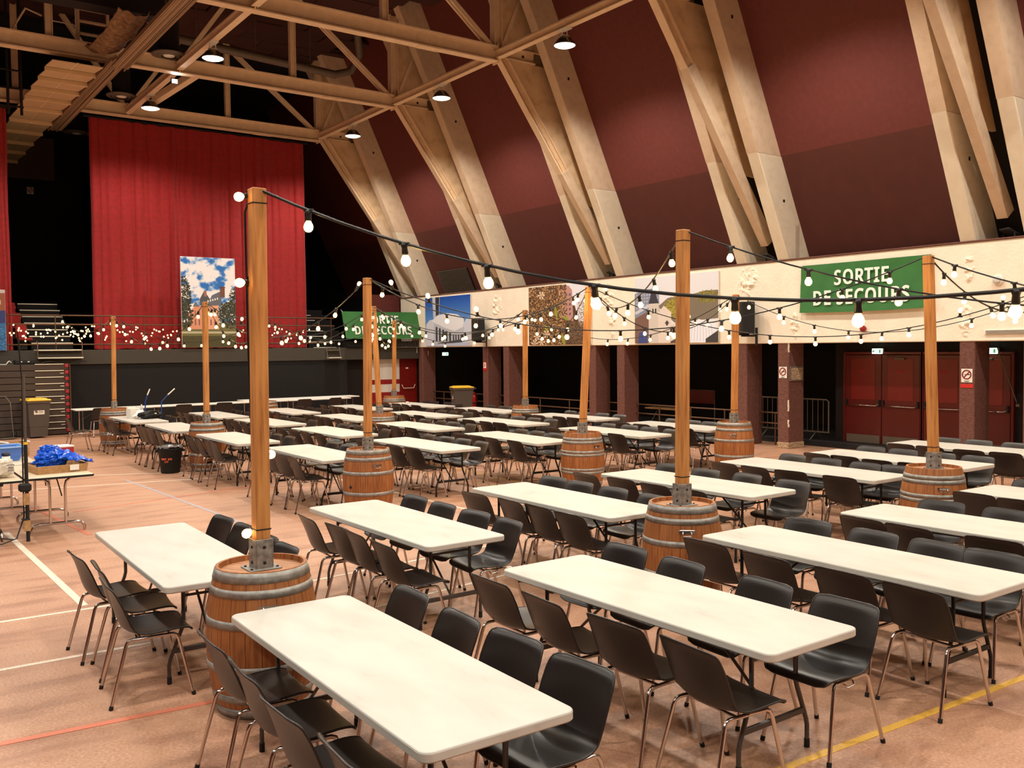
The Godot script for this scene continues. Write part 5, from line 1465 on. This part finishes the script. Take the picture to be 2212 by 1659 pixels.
func festoons():
	var bm := G.new()
	bm.lathe([Vector2(0.0, -0.083), Vector2(0.016, -0.079), Vector2(0.027, -0.066), Vector2(0.0305, -0.05), Vector2(0.027, -0.034), Vector2(0.018, -0.018), Vector2(0.013, -0.004), Vector2(0.0, -0.004)], 14)
	var bulb := bm.mesh(M.bulb)
	var sm := G.new()
	sm.lathe([Vector2(0.0, -0.012), Vector2(0.019, -0.012), Vector2(0.020, 0.0), Vector2(0.017, 0.03), Vector2(0.022, 0.045), Vector2(0.014, 0.06), Vector2(0.0, 0.062)], 12)
	sm.box(Vector3(0, 0.055, 0), Vector3(0.07, 0.016, 0.02), 0.004)
	var sock := sm.mesh(M.cable)
	var names := ["first-file post", "third file's fourth-table post", "third file's row-five post", "third file's row-two post", "fifth file's row-two post", "seventh file's stage post", "third file's stage post", "fifth file's stage post", "seventh file's row-two post", "fifth file's fourth-table post", "seventh file's fourth-table post", "fifth file's row-five post", "post behind the third file", "seventh file's row-five post", "post behind the fifth file"]
	var spans := [[0, 12, 0.80, 11, 0.011], [2, 14, 0.78, 10, 0.008], [2, 9, 0.50, 8, 0.008], [1, 9, 0.55, 8, 0.008], [1, 11, 0.78, 11, 0.008], [9, 13, 0.85, 11, 0.008], [10, 13, 0.75, 9, 0.007], [9, 10, 0.70, 7, 0.008], [11, 13, 0.6, 7, 0.009], [11, 14, 0.7, 9, 0.009],
		[1, 3, 0.75, 10, 0.008], [3, 6, 0.75, 10, 0.008], [1, 4, 0.70, 10, 0.008], [4, 7, 0.7, 10, 0.008], [3, 7, 0.75, 11, 0.008], [4, 8, 0.6, 8, 0.008], [8, 10, 0.75, 10, 0.008], [8, 5, 0.7, 10, 0.008], [7, 5, 0.6, 8, 0.008], [7, 6, 0.65, 8, 0.008], [3, 4, 0.65, 8, 0.008], [9, 8, 0.7, 10, 0.008], [4, 5, 0.75, 10, 0.008], [9, 4, 0.65, 9, 0.008]]
	for s in spans:
		var a := post_top(s[0])
		var b := post_top(s[1])
		festoon("festoon of glowing bulbs from %s to %s" % [names[s[0]], names[s[1]]], a, b, s[2], s[3], s[4], bulb, sock)
	festoon("festoon of glowing bulbs from third file's stage post to the stage railing", post_top(6), Vector3(5.05, 3.36, -29.2), 0.45, 9, 0.008, bulb, sock)
	# slack end hanging down the first post
	var t := thing("festoon_tail", "slack end of the festoon hanging down the first-file post", "string lights", Vector3.ZERO)
	var p := post_top(0)
	part("cable", G.new().tube([p + Vector3(-0.02, 0.0, -0.02), p + Vector3(-0.06, -0.15, -0.06), p + Vector3(-0.055, -1.0, -0.065), p + Vector3(-0.03, -2.2, -0.075)], 0.008, 6).mesh(M.cable), t)
	for q in [[-0.075, -0.05, -0.04, 1.35], [-0.085, -0.60, -0.03, 1.45], [0.06, -1.72, -0.09, -1.4], [-0.075, -2.2, -0.03, 1.3]]:
		var sk := part("socket", sock, t, Transform3D(Basis(Vector3.UP, 0.6) * Basis(Vector3.BACK, -q[3]), p + Vector3(q[0], q[1], q[2])))
		part("bulb", bulb, sk)
	# small fairy lights draped over the stage railing
	var fb := SphereMesh.new()
	fb.radius = 0.022
	fb.height = 0.05
	fb.radial_segments = 8
	fb.rings = 5
	fb.material = M.bulb
	for q in [[3.75, 4.75, 26, "beside the water poster"], [5.35, 6.9, 18, "across the stage stairs"], [6.9, 8.3, 26, "before the curtain's left part"], [10.3, 12.6, 22, "right of the castle poster"], [4.8, 5.8, 24, "in front of the stair nosings"]]:
		var fl := thing("fairy_lights", "small fairy lights draped on the stage railing %s" % q[3], "string lights", Vector3.ZERO, 0, "fairy lights on the stage railing")
		var pts := []
		for k in q[2]:
			var u: float = float(k) / (q[2] - 1)
			pts.append(Vector3(lerpf(q[0], q[1], u) + rng.randf_range(-0.08, 0.08), 2.62 + 0.34 * absf(sin(u * 7.0 + q[0])) + rng.randf_range(-0.1, 0.12), -29.12 + rng.randf_range(-0.03, 0.05)))
		part("cable", G.new().tube(pts, 0.003, 4).mesh(M.cable), fl)
		for v in pts:
			part("bulb", fb, fl, Transform3D(Basis(), v + Vector3(0, -0.02, 0)))

func festoon(label: String, a: Vector3, b: Vector3, sag: float, n: int, r: float, bulb: Mesh, sock: Mesh):
	var t := thing("festoon_lights", label, "string lights", Vector3.ZERO, 0, "festoon strings between the lamp posts")
	var at := func(u: float) -> Vector3: return a.lerp(b, u) + Vector3.DOWN * 4.0 * sag * u * (1.0 - u)
	var pts := []
	for k in 25:
		pts.append(at.call(k / 24.0))
	part("cable", G.new().tube(pts, r, 6).mesh(M.cable), t)
	var turn := atan2(b.x - a.x, b.z - a.z) + PI / 2
	for k in n:
		var u: float = clampf((k + 0.5 + rng.randf_range(-0.12, 0.12)) / n, 0.02, 0.98)
		var tilt := rng.randf_range(-0.3, 0.3)
		if rng.randf() < 0.07:
			tilt = 2.6
		var sk := part("socket", sock, t, Transform3D(Basis(Vector3.UP, turn) * Basis(Vector3.RIGHT, tilt), at.call(u) + Basis(Vector3.UP, turn) * Basis(Vector3.RIGHT, tilt) * Vector3(0, -0.055, 0)))
		part("bulb", bulb, sk)
		if k % 3 == 1:
			var l := OmniLight3D.new()
			l.name = "bulb_light"
			sk.add_child(l, true)
			l.position = Vector3(0, -0.05, 0)
			l.light_color = Color(1.0, 0.80, 0.5)
			l.light_energy = 0.09
			l.light_size = 0.03
			l.omni_range = 30
			l.omni_attenuation = 2.0
			l.shadow_enabled = true

# ---------------------------------------------------------------- things in front of the stage
func stage_clutter():
	var legs := func(t: Node3D, L: float, W: float):
		for e in [-1, 1]:
			for s in [-1, 1]:
				part("leg", G.new().tube([Vector3(e * (L / 2 - 0.2), 0.70, s * W * 0.32), Vector3(e * (L / 2 - 0.2), 0.0, s * W * 0.36)], 0.014, 8).mesh(M.chrome), t)
			part("foot_bar", G.new().tube([Vector3(e * (L / 2 - 0.2), 0.15, -W * 0.36), Vector3(e * (L / 2 - 0.2), 0.15, W * 0.36)], 0.012, 6).mesh(M.chrome), t)
			part("brace", G.new().tube([Vector3(e * (L / 2 - 0.22), 0.45, 0), Vector3(e * (L / 2 - 0.62), 0.70, 0)], 0.010, 6).mesh(M.grey), t)
	var spots := [[5.95, -27.12, 2.0, "its left end at the barrel"], [7.95, -27.2, 2.0, "second from the seating bank"], [9.97, -27.28, 2.0, "third from the seating bank"], [12.05, -27.3, 2.1, "fourth from the seating bank"], [10.9, -28.1, 2.0, "behind the others, left one"], [12.85, -28.12, 1.9, "behind the others, right one"]]
	for q in spots:
		var t := thing("trestle_table", "long grey-topped table with chrome legs before the stage, %s" % q[3], "table", Vector3(q[0], 0, q[1]), 0, "long tables in front of the stage")
		part("tabletop", rounded_slab(q[2] / 2 - 0.005, 0.36, 0.03, 0.71, 0.74, M.white, 0.005), t)
		legs.call(t, q[2], 0.72)
	# retracted seating bank
	var b := thing("seating_bank", "retracted seating bank of grey carpeted boards with white nosings", "seating bank", Vector3.ZERO)
	part("bank_core", bx(Vector3(1.0, 0.97, -28.7), Vector3(8.1, 1.94, 1.3), M.black, 0.01), b)
	for k in 11:
		var y := 0.02 + 0.177 * k
		part("board", bx(Vector3(1.0, y + 0.083, -28.02), Vector3(8.05, 0.162, 0.06), M.carpet, 0.008), b)
		part("nosing", bx(Vector3(4.55, y + 0.165, -27.975), Vector3(0.72, 0.022, 0.035), M.nosing, 0.005), b)
		part("red_end", bx(Vector3(4.98, y + 0.12, -27.98), Vector3(0.09, 0.10, 0.05), mat(Color(0.62, 0.12, 0.16), 0.6), 0.01), b)
		if k % 2 == 1:
			part("nosing_clip", bx(Vector3(4.86, y + 0.09, -27.98), Vector3(0.10, 0.018, 0.03), M.nosing, 0.004), b)
	part("end_frame", G.new().tube([Vector3(5.06, 0, -27.98), Vector3(5.06, 1.94, -27.98)], 0.02, 6).mesh(M.rail), b)
	wheelie_bin(Vector3(4.12, 0, -27.55), 0.12, "grey wheelie bin with yellow lid before the seating bank", false)
	var cab := thing("mixing_unit", "small black sound unit on the seating bank", "sound unit", Vector3(4.0, 1.95, -28.4))
	part("case", bx(Vector3(0, 0.07, 0), Vector3(0.5, 0.13, 0.35), M.rubber, 0.02), cab)
	part("front_knobs", G.new().box(Vector3(-0.1, 0.08, 0.18), Vector3(0.05, 0.03, 0.02), 0.005).box(Vector3(0.08, 0.08, 0.18), Vector3(0.05, 0.03, 0.02), 0.005).mesh(M.white), cab)
	var pts := []
	for k in 40:
		pts.append(Vector3(2.6 + k * 0.027, 1.965 + 0.09 * maxf(0, sin(k * 0.55)), -28.15 + 0.05 * cos(k * 0.55)))
	single("white_cable", G.new().tube(pts, 0.012, 6).mesh(M.white), "white cable looped along the top of the seating bank", "cable")
	var c2 := []
	for k in 20:
		var u := k / 19.0
		c2.append(Vector3(4.4 + u * 1.3, 1.98 + 0.05 * sin(u * 9), -28.2 - u * 0.75))
	single("black_cable", G.new().tube(c2, 0.012, 6).mesh(M.cable), "black cable trailing from the sound unit to the stage", "cable")
	var tr := thing("hand_truck", "grey steel hand truck leaning at the seating bank", "hand truck", Vector3(3.4, 0, -27.6), 0.3)
	part("frame", G.new().tube([Vector3(-0.2, 0.05, 0), Vector3(-0.2, 0.95, -0.14), Vector3(-0.1, 1.12, -0.2), Vector3(0.1, 1.12, -0.2), Vector3(0.2, 0.95, -0.14), Vector3(0.2, 0.05, 0)], 0.016, 8).mesh(M.grey), tr)
	part("toe_plate", bx(Vector3(0, 0.03, 0.1), Vector3(0.4, 0.02, 0.22), M.grey, 0.004), tr)
	for s in [-1, 1]:
		part("wheel", G.new().lathe([Vector2(0, -0.03), Vector2(0.09, -0.03), Vector2(0.1, 0), Vector2(0.09, 0.03), Vector2(0, 0.03)], 16).mesh(M.rubber), tr, Transform3D(Basis(Vector3.BACK, PI / 2), Vector3(s * 0.25, 0.1, -0.06)))
	# bucket with the orange lettering between the second and third tables of the file
	var bk := thing("waste_bucket", "black rubbish tub with orange lettering beside the third file's chairs", "bucket", Vector3(4.92, 0, -17.86))
	bk.rotation.y = -0.25
	part("tub", G.new().lathe([Vector2(0, 0.01), Vector2(0.165, 0.0), Vector2(0.17, 0.02), Vector2(0.215, 0.44), Vector2(0.23, 0.45), Vector2(0.228, 0.475), Vector2(0.205, 0.472), Vector2(0.16, 0.04), Vector2(0, 0.04)], 32).mesh(M.rubber), bk)
	var bag := G.new()
	var bn := FastNoiseLite.new()
	bn.frequency = 2.2
	bag.grid(func(u: float, v: float) -> Vector3:
		var a := -u * TAU
		var r := lerpf(0.242, 0.06, v)
		return Vector3(cos(a) * r, 0.475 + 0.03 * (1.0 - absf(v - 0.25) * 3.0) + 0.05 * bn.get_noise_2d(cos(a) * 3 + v * 2, sin(a) * 3), sin(a) * r), 40, 8)
	part("bin_liner", bag.mesh(mat(Color(0.32, 0.30, 0.29), 0.25)), bk)
	part("lug", G.new().box(Vector3(-0.235, 0.42, 0.0), Vector3(0.06, 0.05, 0.08), 0.012).box(Vector3(0.235, 0.42, 0.0), Vector3(0.06, 0.05, 0.08), 0.012).mesh(M.rubber), bk)
	var om := mat(Color(0.93, 0.42, 0.26), 0.6)
	for q in [["BIO", 0.25, 0.0]]:
		pass
	var i := 0
	for row in [["HAUT BAS", 0.275, -0.03], ["LTF", 0.225, -0.04]]:
		var s: String = row[0]
		for k in s.length():
			if s[k] == " ":
				continue
			var a: float = -0.25 + row[2] + (k - s.length() / 2.0) * 0.125
			var rr: float = 0.17 + 0.045 * row[1] / 0.44 + 0.006
			part("lettering", text_mesh(s[k], 0.035, om, 0.003), bk, Transform3D(Basis(Vector3.UP, a), Vector3(sin(a) * rr, row[1], cos(a) * rr)))
		i += 1
	# things left on the first table of the third file
	var wb := thing("white_box", "open white cardboard box on the stage-end table", "box", Vector3(5.42, 0.741, -22.62), 0.3)
	part("carton", G.new().box(Vector3(0, 0.11, 0), Vector3(0.24, 0.22, 0.2), 0.004).mesh(M.white), wb)
	part("flap", bx(Vector3(0.12, 0.235, 0), Vector3(0.01, 0.05, 0.2), M.white, 0.002), wb)
	var bo := thing("water_bottle", "clear water bottle beside the white box on the stage-end table", "bottle", Vector3(5.6, 0.741, -22.58))
	var gl := mat(Color(0.85, 0.9, 0.95, 0.45), 0.2)
	gl.transparency = BaseMaterial3D.TRANSPARENCY_ALPHA
	part("bottle", G.new().lathe([Vector2(0, 0), Vector2(0.04, 0.0), Vector2(0.042, 0.02), Vector2(0.04, 0.1), Vector2(0.042, 0.2), Vector2(0.018, 0.26), Vector2(0.015, 0.29), Vector2(0, 0.29)], 16).mesh(gl), bo)
	part("label_band", G.new().lathe([Vector2(0.043, 0.09), Vector2(0.043, 0.16)], 16).mesh(mat(Color(0.25, 0.4, 0.7), 0.5)), bo)
	part("cap", G.new().lathe([Vector2(0.016, 0.28), Vector2(0.017, 0.305), Vector2(0, 0.306)], 12).mesh(M.white), bo)
	var bp := thing("black_backpack", "black backpack lying on the stage-end table", "backpack", Vector3(5.66, 0.741, -22.12), 0.5)
	var nb := FastNoiseLite.new()
	nb.frequency = 5.0
	var blob := func(c: Vector3, s: Vector3, k: float, g: G):
		g.grid(func(u: float, v: float) -> Vector3:
			var a := -u * TAU
			var b2 := (v - 0.5) * PI
			var d := Vector3(cos(b2) * cos(a), sin(b2), cos(b2) * sin(a))
			var dd := Vector3(signf(d.x) * pow(absf(d.x), 0.7), signf(d.y) * pow(absf(d.y), 0.7), signf(d.z) * pow(absf(d.z), 0.7))
			return c + dd * s * (1.0 + k * nb.get_noise_3dv(d * 0.3 + c)), 26, 14)
	var g1 := G.new()
	blob.call(Vector3(0, 0.085, 0), Vector3(0.24, 0.085, 0.16), 0.5, g1)
	part("bag_body", g1.mesh(M.rubber), bp)
	part("strap", G.new().tube([Vector3(-0.2, 0.08, 0.1), Vector3(-0.1, 0.19, 0.12), Vector3(0.05, 0.17, 0.14), Vector3(0.2, 0.06, 0.14)], 0.014, 6).mesh(M.cable), bp)
	part("badge", bx(Vector3(0.02, 0.12, 0.165), Vector3(0.06, 0.025, 0.01), M.white, 0.003), bp)
	var g2 := G.new()
	blob.call(Vector3(0, 0.06, 0), Vector3(0.17, 0.055, 0.07), 0.6, g2)
	single("white_towel", g2.mesh(M.white), "rolled white cloth leaning on the black backpack", "cloth", Transform3D(Basis(Vector3.UP, 0.9) * Basis(Vector3.BACK, 0.35), Vector3(5.46, 0.78, -22.3)))
	var bluem := mat(Color(0.10, 0.24, 0.52), 0.4)
	for q in [[5.68, -22.6, 0.06, "straighter, with a white tip"], [5.98, -22.35, 0.16, "bent at its middle"]]:
		var s := thing("blue_tube", "thin blue tube sticking up from the stage-end table, %s" % q[3], "tube", Vector3(q[0], 0.741, q[1]), 0, "blue tubes on the stage-end table")
		part("tube", G.new().tube([Vector3(0, 0.0, 0), Vector3(0.01, 0.36, 0), Vector3(q[2], 0.52, 0)], 0.014, 8).mesh(bluem), s)
		part("pale_end", G.new().tube([Vector3(q[2], 0.52, 0), Vector3(q[2] * 2.0, 0.66, 0)], 0.0145, 8).mesh(M.white), s)
	single("paper_scraps", G.new().box(Vector3(12.62, 0.76, -22.9), Vector3(0.08, 0.03, 0.05), 0.012).box(Vector3(12.74, 0.757, -22.93), Vector3(0.06, 0.025, 0.06), 0.01).box(Vector3(12.9, 0.765, -22.98), Vector3(0.09, 0.04, 0.06), 0.015).mesh(M.white), "crumpled white napkins at the stage end of the seventh file's first table", "napkins")

# ---------------------------------------------------------------- laden tables on the open floor
func h_leg_table(label: String, at: Vector3, hx: float, hz: float, along_x: bool) -> Node3D:
	var t := thing("laminate_table", label, "table", at, PI / 2 if along_x else 0.0, "laminate tables with chrome legs")
	part("tabletop", rounded_slab(hx, hz, 0.03, 0.715, 0.742, mat(Color(0.86, 0.79, 0.68), 0.4), 0.004), t)
	part("edge_band", rounded_slab(hx + 0.006, hz + 0.006, 0.034, 0.712, 0.738, M.rubber, 0.004), t)
	for e in [-1, 1]:
		var z: float = e * (hz - 0.23)
		for s in [-1, 1]:
			part("upright", G.new().tube([Vector3(s * 0.30, 0.705, z), Vector3(s * 0.16, 0.69, z), Vector3(s * 0.105, 0.65, z), Vector3(s * 0.09, 0.58, z), Vector3(s * 0.09, 0.12, z)], 0.017, 10).mesh(M.chrome), t)
			part("hinge_clip", bx(Vector3(s * 0.31, 0.70, z), Vector3(0.14, 0.03, 0.05), M.rubber, 0.006), t)
		part("foot", G.new().tube([Vector3(-0.31, 0.0, z), Vector3(-0.305, 0.06, z), Vector3(-0.27, 0.105, z), Vector3(-0.20, 0.12, z), Vector3(0.20, 0.12, z), Vector3(0.27, 0.105, z), Vector3(0.305, 0.06, z), Vector3(0.31, 0.0, z)], 0.018, 10).mesh(M.chrome), t)
		part("stay", G.new().tube([Vector3(0.0, 0.70, z - e * 0.05), Vector3(0.05, 0.46, z)], 0.008, 6).mesh(M.rubber), t)
	return t

func crumple(c: Vector3, s: Vector3, k: float, seed_: int, pw := 0.7) -> G:
	var n := FastNoiseLite.new()
	n.seed = seed_
	n.frequency = 1.3
	n.noise_type = FastNoiseLite.TYPE_CELLULAR
	n.cellular_return_type = FastNoiseLite.RETURN_DISTANCE2_SUB
	n.fractal_octaves = 2
	var g := G.new()
	g.grid(func(u: float, v: float) -> Vector3:
		var a := -u * TAU
		var b := (v - 0.5) * PI
		var d := Vector3(cos(b) * cos(a), sin(b), cos(b) * sin(a))
		var dd := Vector3(signf(d.x) * pow(absf(d.x), pw), signf(d.y) * pow(absf(d.y), pw), signf(d.z) * pow(absf(d.z), pw))
		var p := c + dd * s * (1.0 + k * n.get_noise_3dv(d * 1.4))
		p.y = maxf(p.y, 0.0)
		return p, 44, 26, false)
	return g

func left_clutter():
	h_leg_table("laminate folding table with chrome legs under the blue bag", Vector3(2.145, 0, -13.45), 0.39, 0.80, false)
	h_leg_table("laminate folding table with chrome legs under the white sacks", Vector3(0.83, 0, -12.95), 0.38, 0.88, true)
	h_leg_table("laminate folding table with chrome legs behind, under the blue tub", Vector3(1.75, 0, -15.1), 0.42, 0.78, false)
	var top := 0.743
	var tray := thing("cardboard_tray", "shallow cardboard tray under the blue bag", "box", Vector3(2.2, top, -13.3), 0.1)
	var tg := G.new()
	tg.box(Vector3(0, 0.005, 0), Vector3(0.6, 0.01, 0.62))
	for s in [-1, 1]:
		tg.box(Vector3(s * 0.30, 0.05, 0), Vector3(0.012, 0.10, 0.62), 0, Basis(Vector3.BACK, -s * 0.2))
		tg.box(Vector3(0, 0.05, s * 0.31), Vector3(0.6, 0.10, 0.012), 0, Basis(Vector3.RIGHT, s * 0.2))
	part("tray", tg.mesh(M.card), tray)
	part("paper_label", bx(Vector3(0.14, 0.06, 0.33), Vector3(0.11, 0.07, 0.005), M.white), tray)
	var bg := thing("blue_bag", "glossy crumpled blue plastic bag on the cardboard tray", "bag", Vector3(2.14, top + 0.02, -13.25))
	var cg := crumple(Vector3(0, 0.12, 0), Vector3(0.31, 0.19, 0.26), 0.5, 3, 0.85)
	part("bag", cg.mesh(M.bluebag), bg)
	var n := FastNoiseLite.new()
	n.seed = 4
	n.frequency = 2.0
	var fl := G.new()
	var ff := func(u: float, v: float) -> Vector3: return Vector3(0.05 + 0.42 * u, 0.10 + 0.22 * (1.0 - u) * (0.3 + 0.7 * v) + 0.05 * n.get_noise_2d(u * 4, v * 3), 0.24 - 0.42 * v + 0.05 * n.get_noise_2d(v * 5, u * 2))
	fl.grid(ff, 14, 10, false)
	fl.grid(func(u: float, v: float): return ff.call(1.0 - u, v) - Vector3(0, 0.008, 0), 14, 10, false)
	part("open_flap", fl.mesh(M.bluebag), bg)
	part("peak", crumple(Vector3(-0.02, 0.25, -0.08), Vector3(0.17, 0.11, 0.12), 0.5, 9, 0.9).mesh(M.bluebag), bg)
	var sk := tri_mat(noise_tex([[0.0, Color(0.78, 0.74, 0.68)], [1.0, Color(0.90, 0.87, 0.82)]], 0.02, 256, 4, 81), Vector3(2, 2, 2), 0.6)
	for q in [[1.28, -12.88, 0.29, 0.30, 0.19, 5, "with a printed side, beside the black pole"], [1.56, -12.98, 0.15, 0.27, 0.18, 6, "slimmer, behind the black pole"]]:
		var w := thing("white_sack", "crumpled white plastic sack %s" % q[6], "sack", Vector3(q[0], top, q[1]))
		part("sack", crumple(Vector3(0, q[3] * 0.48, 0), Vector3(q[2], q[3] * 0.52, q[4]), 0.35, q[5], 0.55).mesh(sk), w)
		part("printed_lines", G.new().box(Vector3(0.06, q[3] * 0.62, q[4] * 0.93), Vector3(q[2] * 0.55, 0.014, 0.006)).box(Vector3(0.06, q[3] * 0.50, q[4] * 0.98), Vector3(q[2] * 0.4, 0.03, 0.006)).box(Vector3(0.06, q[3] * 0.38, q[4] * 0.98), Vector3(q[2] * 0.45, 0.02, 0.006)).mesh(mat(Color(0.55, 0.52, 0.50), 0.7)), w)
	var tub := thing("plastic_tub", "pale blue plastic tub on the table behind the sacks", "tub", Vector3(1.72, top, -15.05), 0.1)
	var tb := G.new()
	for q in [[0.30, 0.34, 1.0], [0.285, 0.325, -1.0]]:
		var c := [Vector2(-1, -1), Vector2(1, -1), Vector2(1, 1), Vector2(-1, 1)]
		for k in 4:
			var a: Vector2 = c[k]
			var b: Vector2 = c[(k + 1) % 4]
			tb.quad_out(Vector3(a.x * q[0] * 0.85, 0.0, a.y * 0.2), Vector3(b.x * q[0] * 0.85, 0.0, b.y * 0.2), Vector3(b.x * q[1], 0.2, b.y * 0.25), Vector3(a.x * q[1], 0.2, a.y * 0.25), Vector3(0, 0.1, 0))
	tb.quad(Vector3(-0.25, 0.003, 0.2), Vector3(0.25, 0.003, 0.2), Vector3(0.25, 0.003, -0.2), Vector3(-0.25, 0.003, -0.2))
	part("tub_body", tb.mesh(mat(Color(0.42, 0.60, 0.86), 0.35)), tub)
	var rimg := G.new()
	for q in [[-0.345, 0, 0.03, 0.54], [0.345, 0, 0.03, 0.54], [0, -0.255, 0.7, 0.03], [0, 0.255, 0.7, 0.03]]:
		rimg.box(Vector3(q[0], 0.20, q[1]), Vector3(q[2], 0.02, q[3]), 0.006)
	part("tub_rim", rimg.mesh(mat(Color(0.55, 0.70, 0.90), 0.35)), tub)
	var cr := thing("wooden_crate", "open pale wooden crate behind the blue bag", "crate", Vector3(2.03, top, -15.55), 0.25)
	for q in [[-0.15, 0, 0.012, 0.26], [0.15, 0, 0.012, 0.26], [0, -0.13, 0.3, 0.012], [0, 0.13, 0.3, 0.012]]:
		part("board", bx(Vector3(q[0], 0.11, q[1]), Vector3(q[2], 0.2, q[3]), M.card, 0.003), cr)
	part("floor_board", bx(Vector3(0, 0.01, 0), Vector3(0.29, 0.014, 0.25), M.card, 0.002), cr)
	for s in [-1, 1]:
		part("end_batten", bx(Vector3(s * 0.15, 0.215, 0), Vector3(0.03, 0.02, 0.28), M.white, 0.004), cr)
	var rb := thing("red_white_box", "red and white flat carton beside the wooden crate", "box", Vector3(2.35, top, -14.05), 0.15)
	part("carton", bx(Vector3(0, 0.19, 0), Vector3(0.36, 0.09, 0.26), mat(Color(0.66, 0.13, 0.13), 0.5), 0.003), rb)
	part("lid", bx(Vector3(0, 0.245, 0), Vector3(0.37, 0.02, 0.27), M.white, 0.003), rb)
	part("base_carton", bx(Vector3(0.02, 0.072, 0), Vector3(0.34, 0.143, 0.25), M.card, 0.003), rb)
	var wp := thing("paper_bag", "white paper bag with a grey print behind the sacks", "bag", Vector3(1.45, top, -14.6), 0.3)
	part("bag", crumple(Vector3(0, 0.14, 0), Vector3(0.2, 0.15, 0.1), 0.3, 12, 0.5).mesh(M.white), wp)
	part("print", bx(Vector3(0.02, 0.16, 0.098), Vector3(0.16, 0.09, 0.006), M.grey), wp)
	for q in [[1.62, -13.2], [1.42, -13.22]]:
		var jr := thing("jar", "small jar with dark blue lid behind the sacks, %s" % ("by the pole" if q[0] > 1.5 else "farther from the pole"), "jar", Vector3(q[0], top, q[1]), 0, "jars behind the sacks")
		part("glass_jar", G.new().lathe([Vector2(0, 0), Vector2(0.045, 0), Vector2(0.048, 0.02), Vector2(0.048, 0.24), Vector2(0, 0.25)], 16).mesh(M.white), jr)
		part("lid", G.new().lathe([Vector2(0.05, 0.25), Vector2(0.05, 0.285), Vector2(0.0, 0.287)], 16).mesh(mat(Color(0.08, 0.09, 0.2), 0.4)), jr)
	# black pole taped to the table corner, with its cable
	var pl := thing("black_pole", "tall black metal pole taped upright at the table corner", "pole", Vector3(1.745, 0, -12.50))
	part("lower_tube", G.new().tube([Vector3(0.0, 0, 0), Vector3(0, 1.2, 0)], 0.022, 10).mesh(M.rubber), pl)
	part("upper_tube", G.new().tube([Vector3(0, 1.2, 0), Vector3(0, 2.02, 0)], 0.017, 10).mesh(M.binbody), pl)
	part("brass_collar", G.new().tube([Vector3(0, 1.18, 0), Vector3(0, 1.21, 0)], 0.025, 10).mesh(M.yellow), pl)
	for y in [0.20, 0.52]:
		part("cardboard_wrap", bx(Vector3(-0.01, y, 0.03), Vector3(0.07, 0.14, 0.012), M.card, 0.002), pl)
	part("strap", G.new().box(Vector3(-0.02, 0.66, 0), Vector3(0.14, 0.1, 0.09), 0.02).box(Vector3(-0.02, 0.27, 0), Vector3(0.09, 0.02, 0.08), 0.006).mesh(M.rubber), pl)
	single("pole_cable", G.new().tube([Vector3(1.70, 2.55, -12.52), Vector3(1.72, 2.2, -12.53), Vector3(1.735, 1.9, -12.53), Vector3(1.715, 1.2, -12.53), Vector3(1.71, 0.3, -12.53), Vector3(1.62, 0.05, -12.5), Vector3(1.45, 0.02, -12.4), Vector3(1.3, 0.03, -12.5), Vector3(1.45, 0.06, -12.6), Vector3(1.6, 0.03, -12.55)], 0.009, 6).mesh(M.cable), "black cable running down the pole and coiled on the floor", "cable")
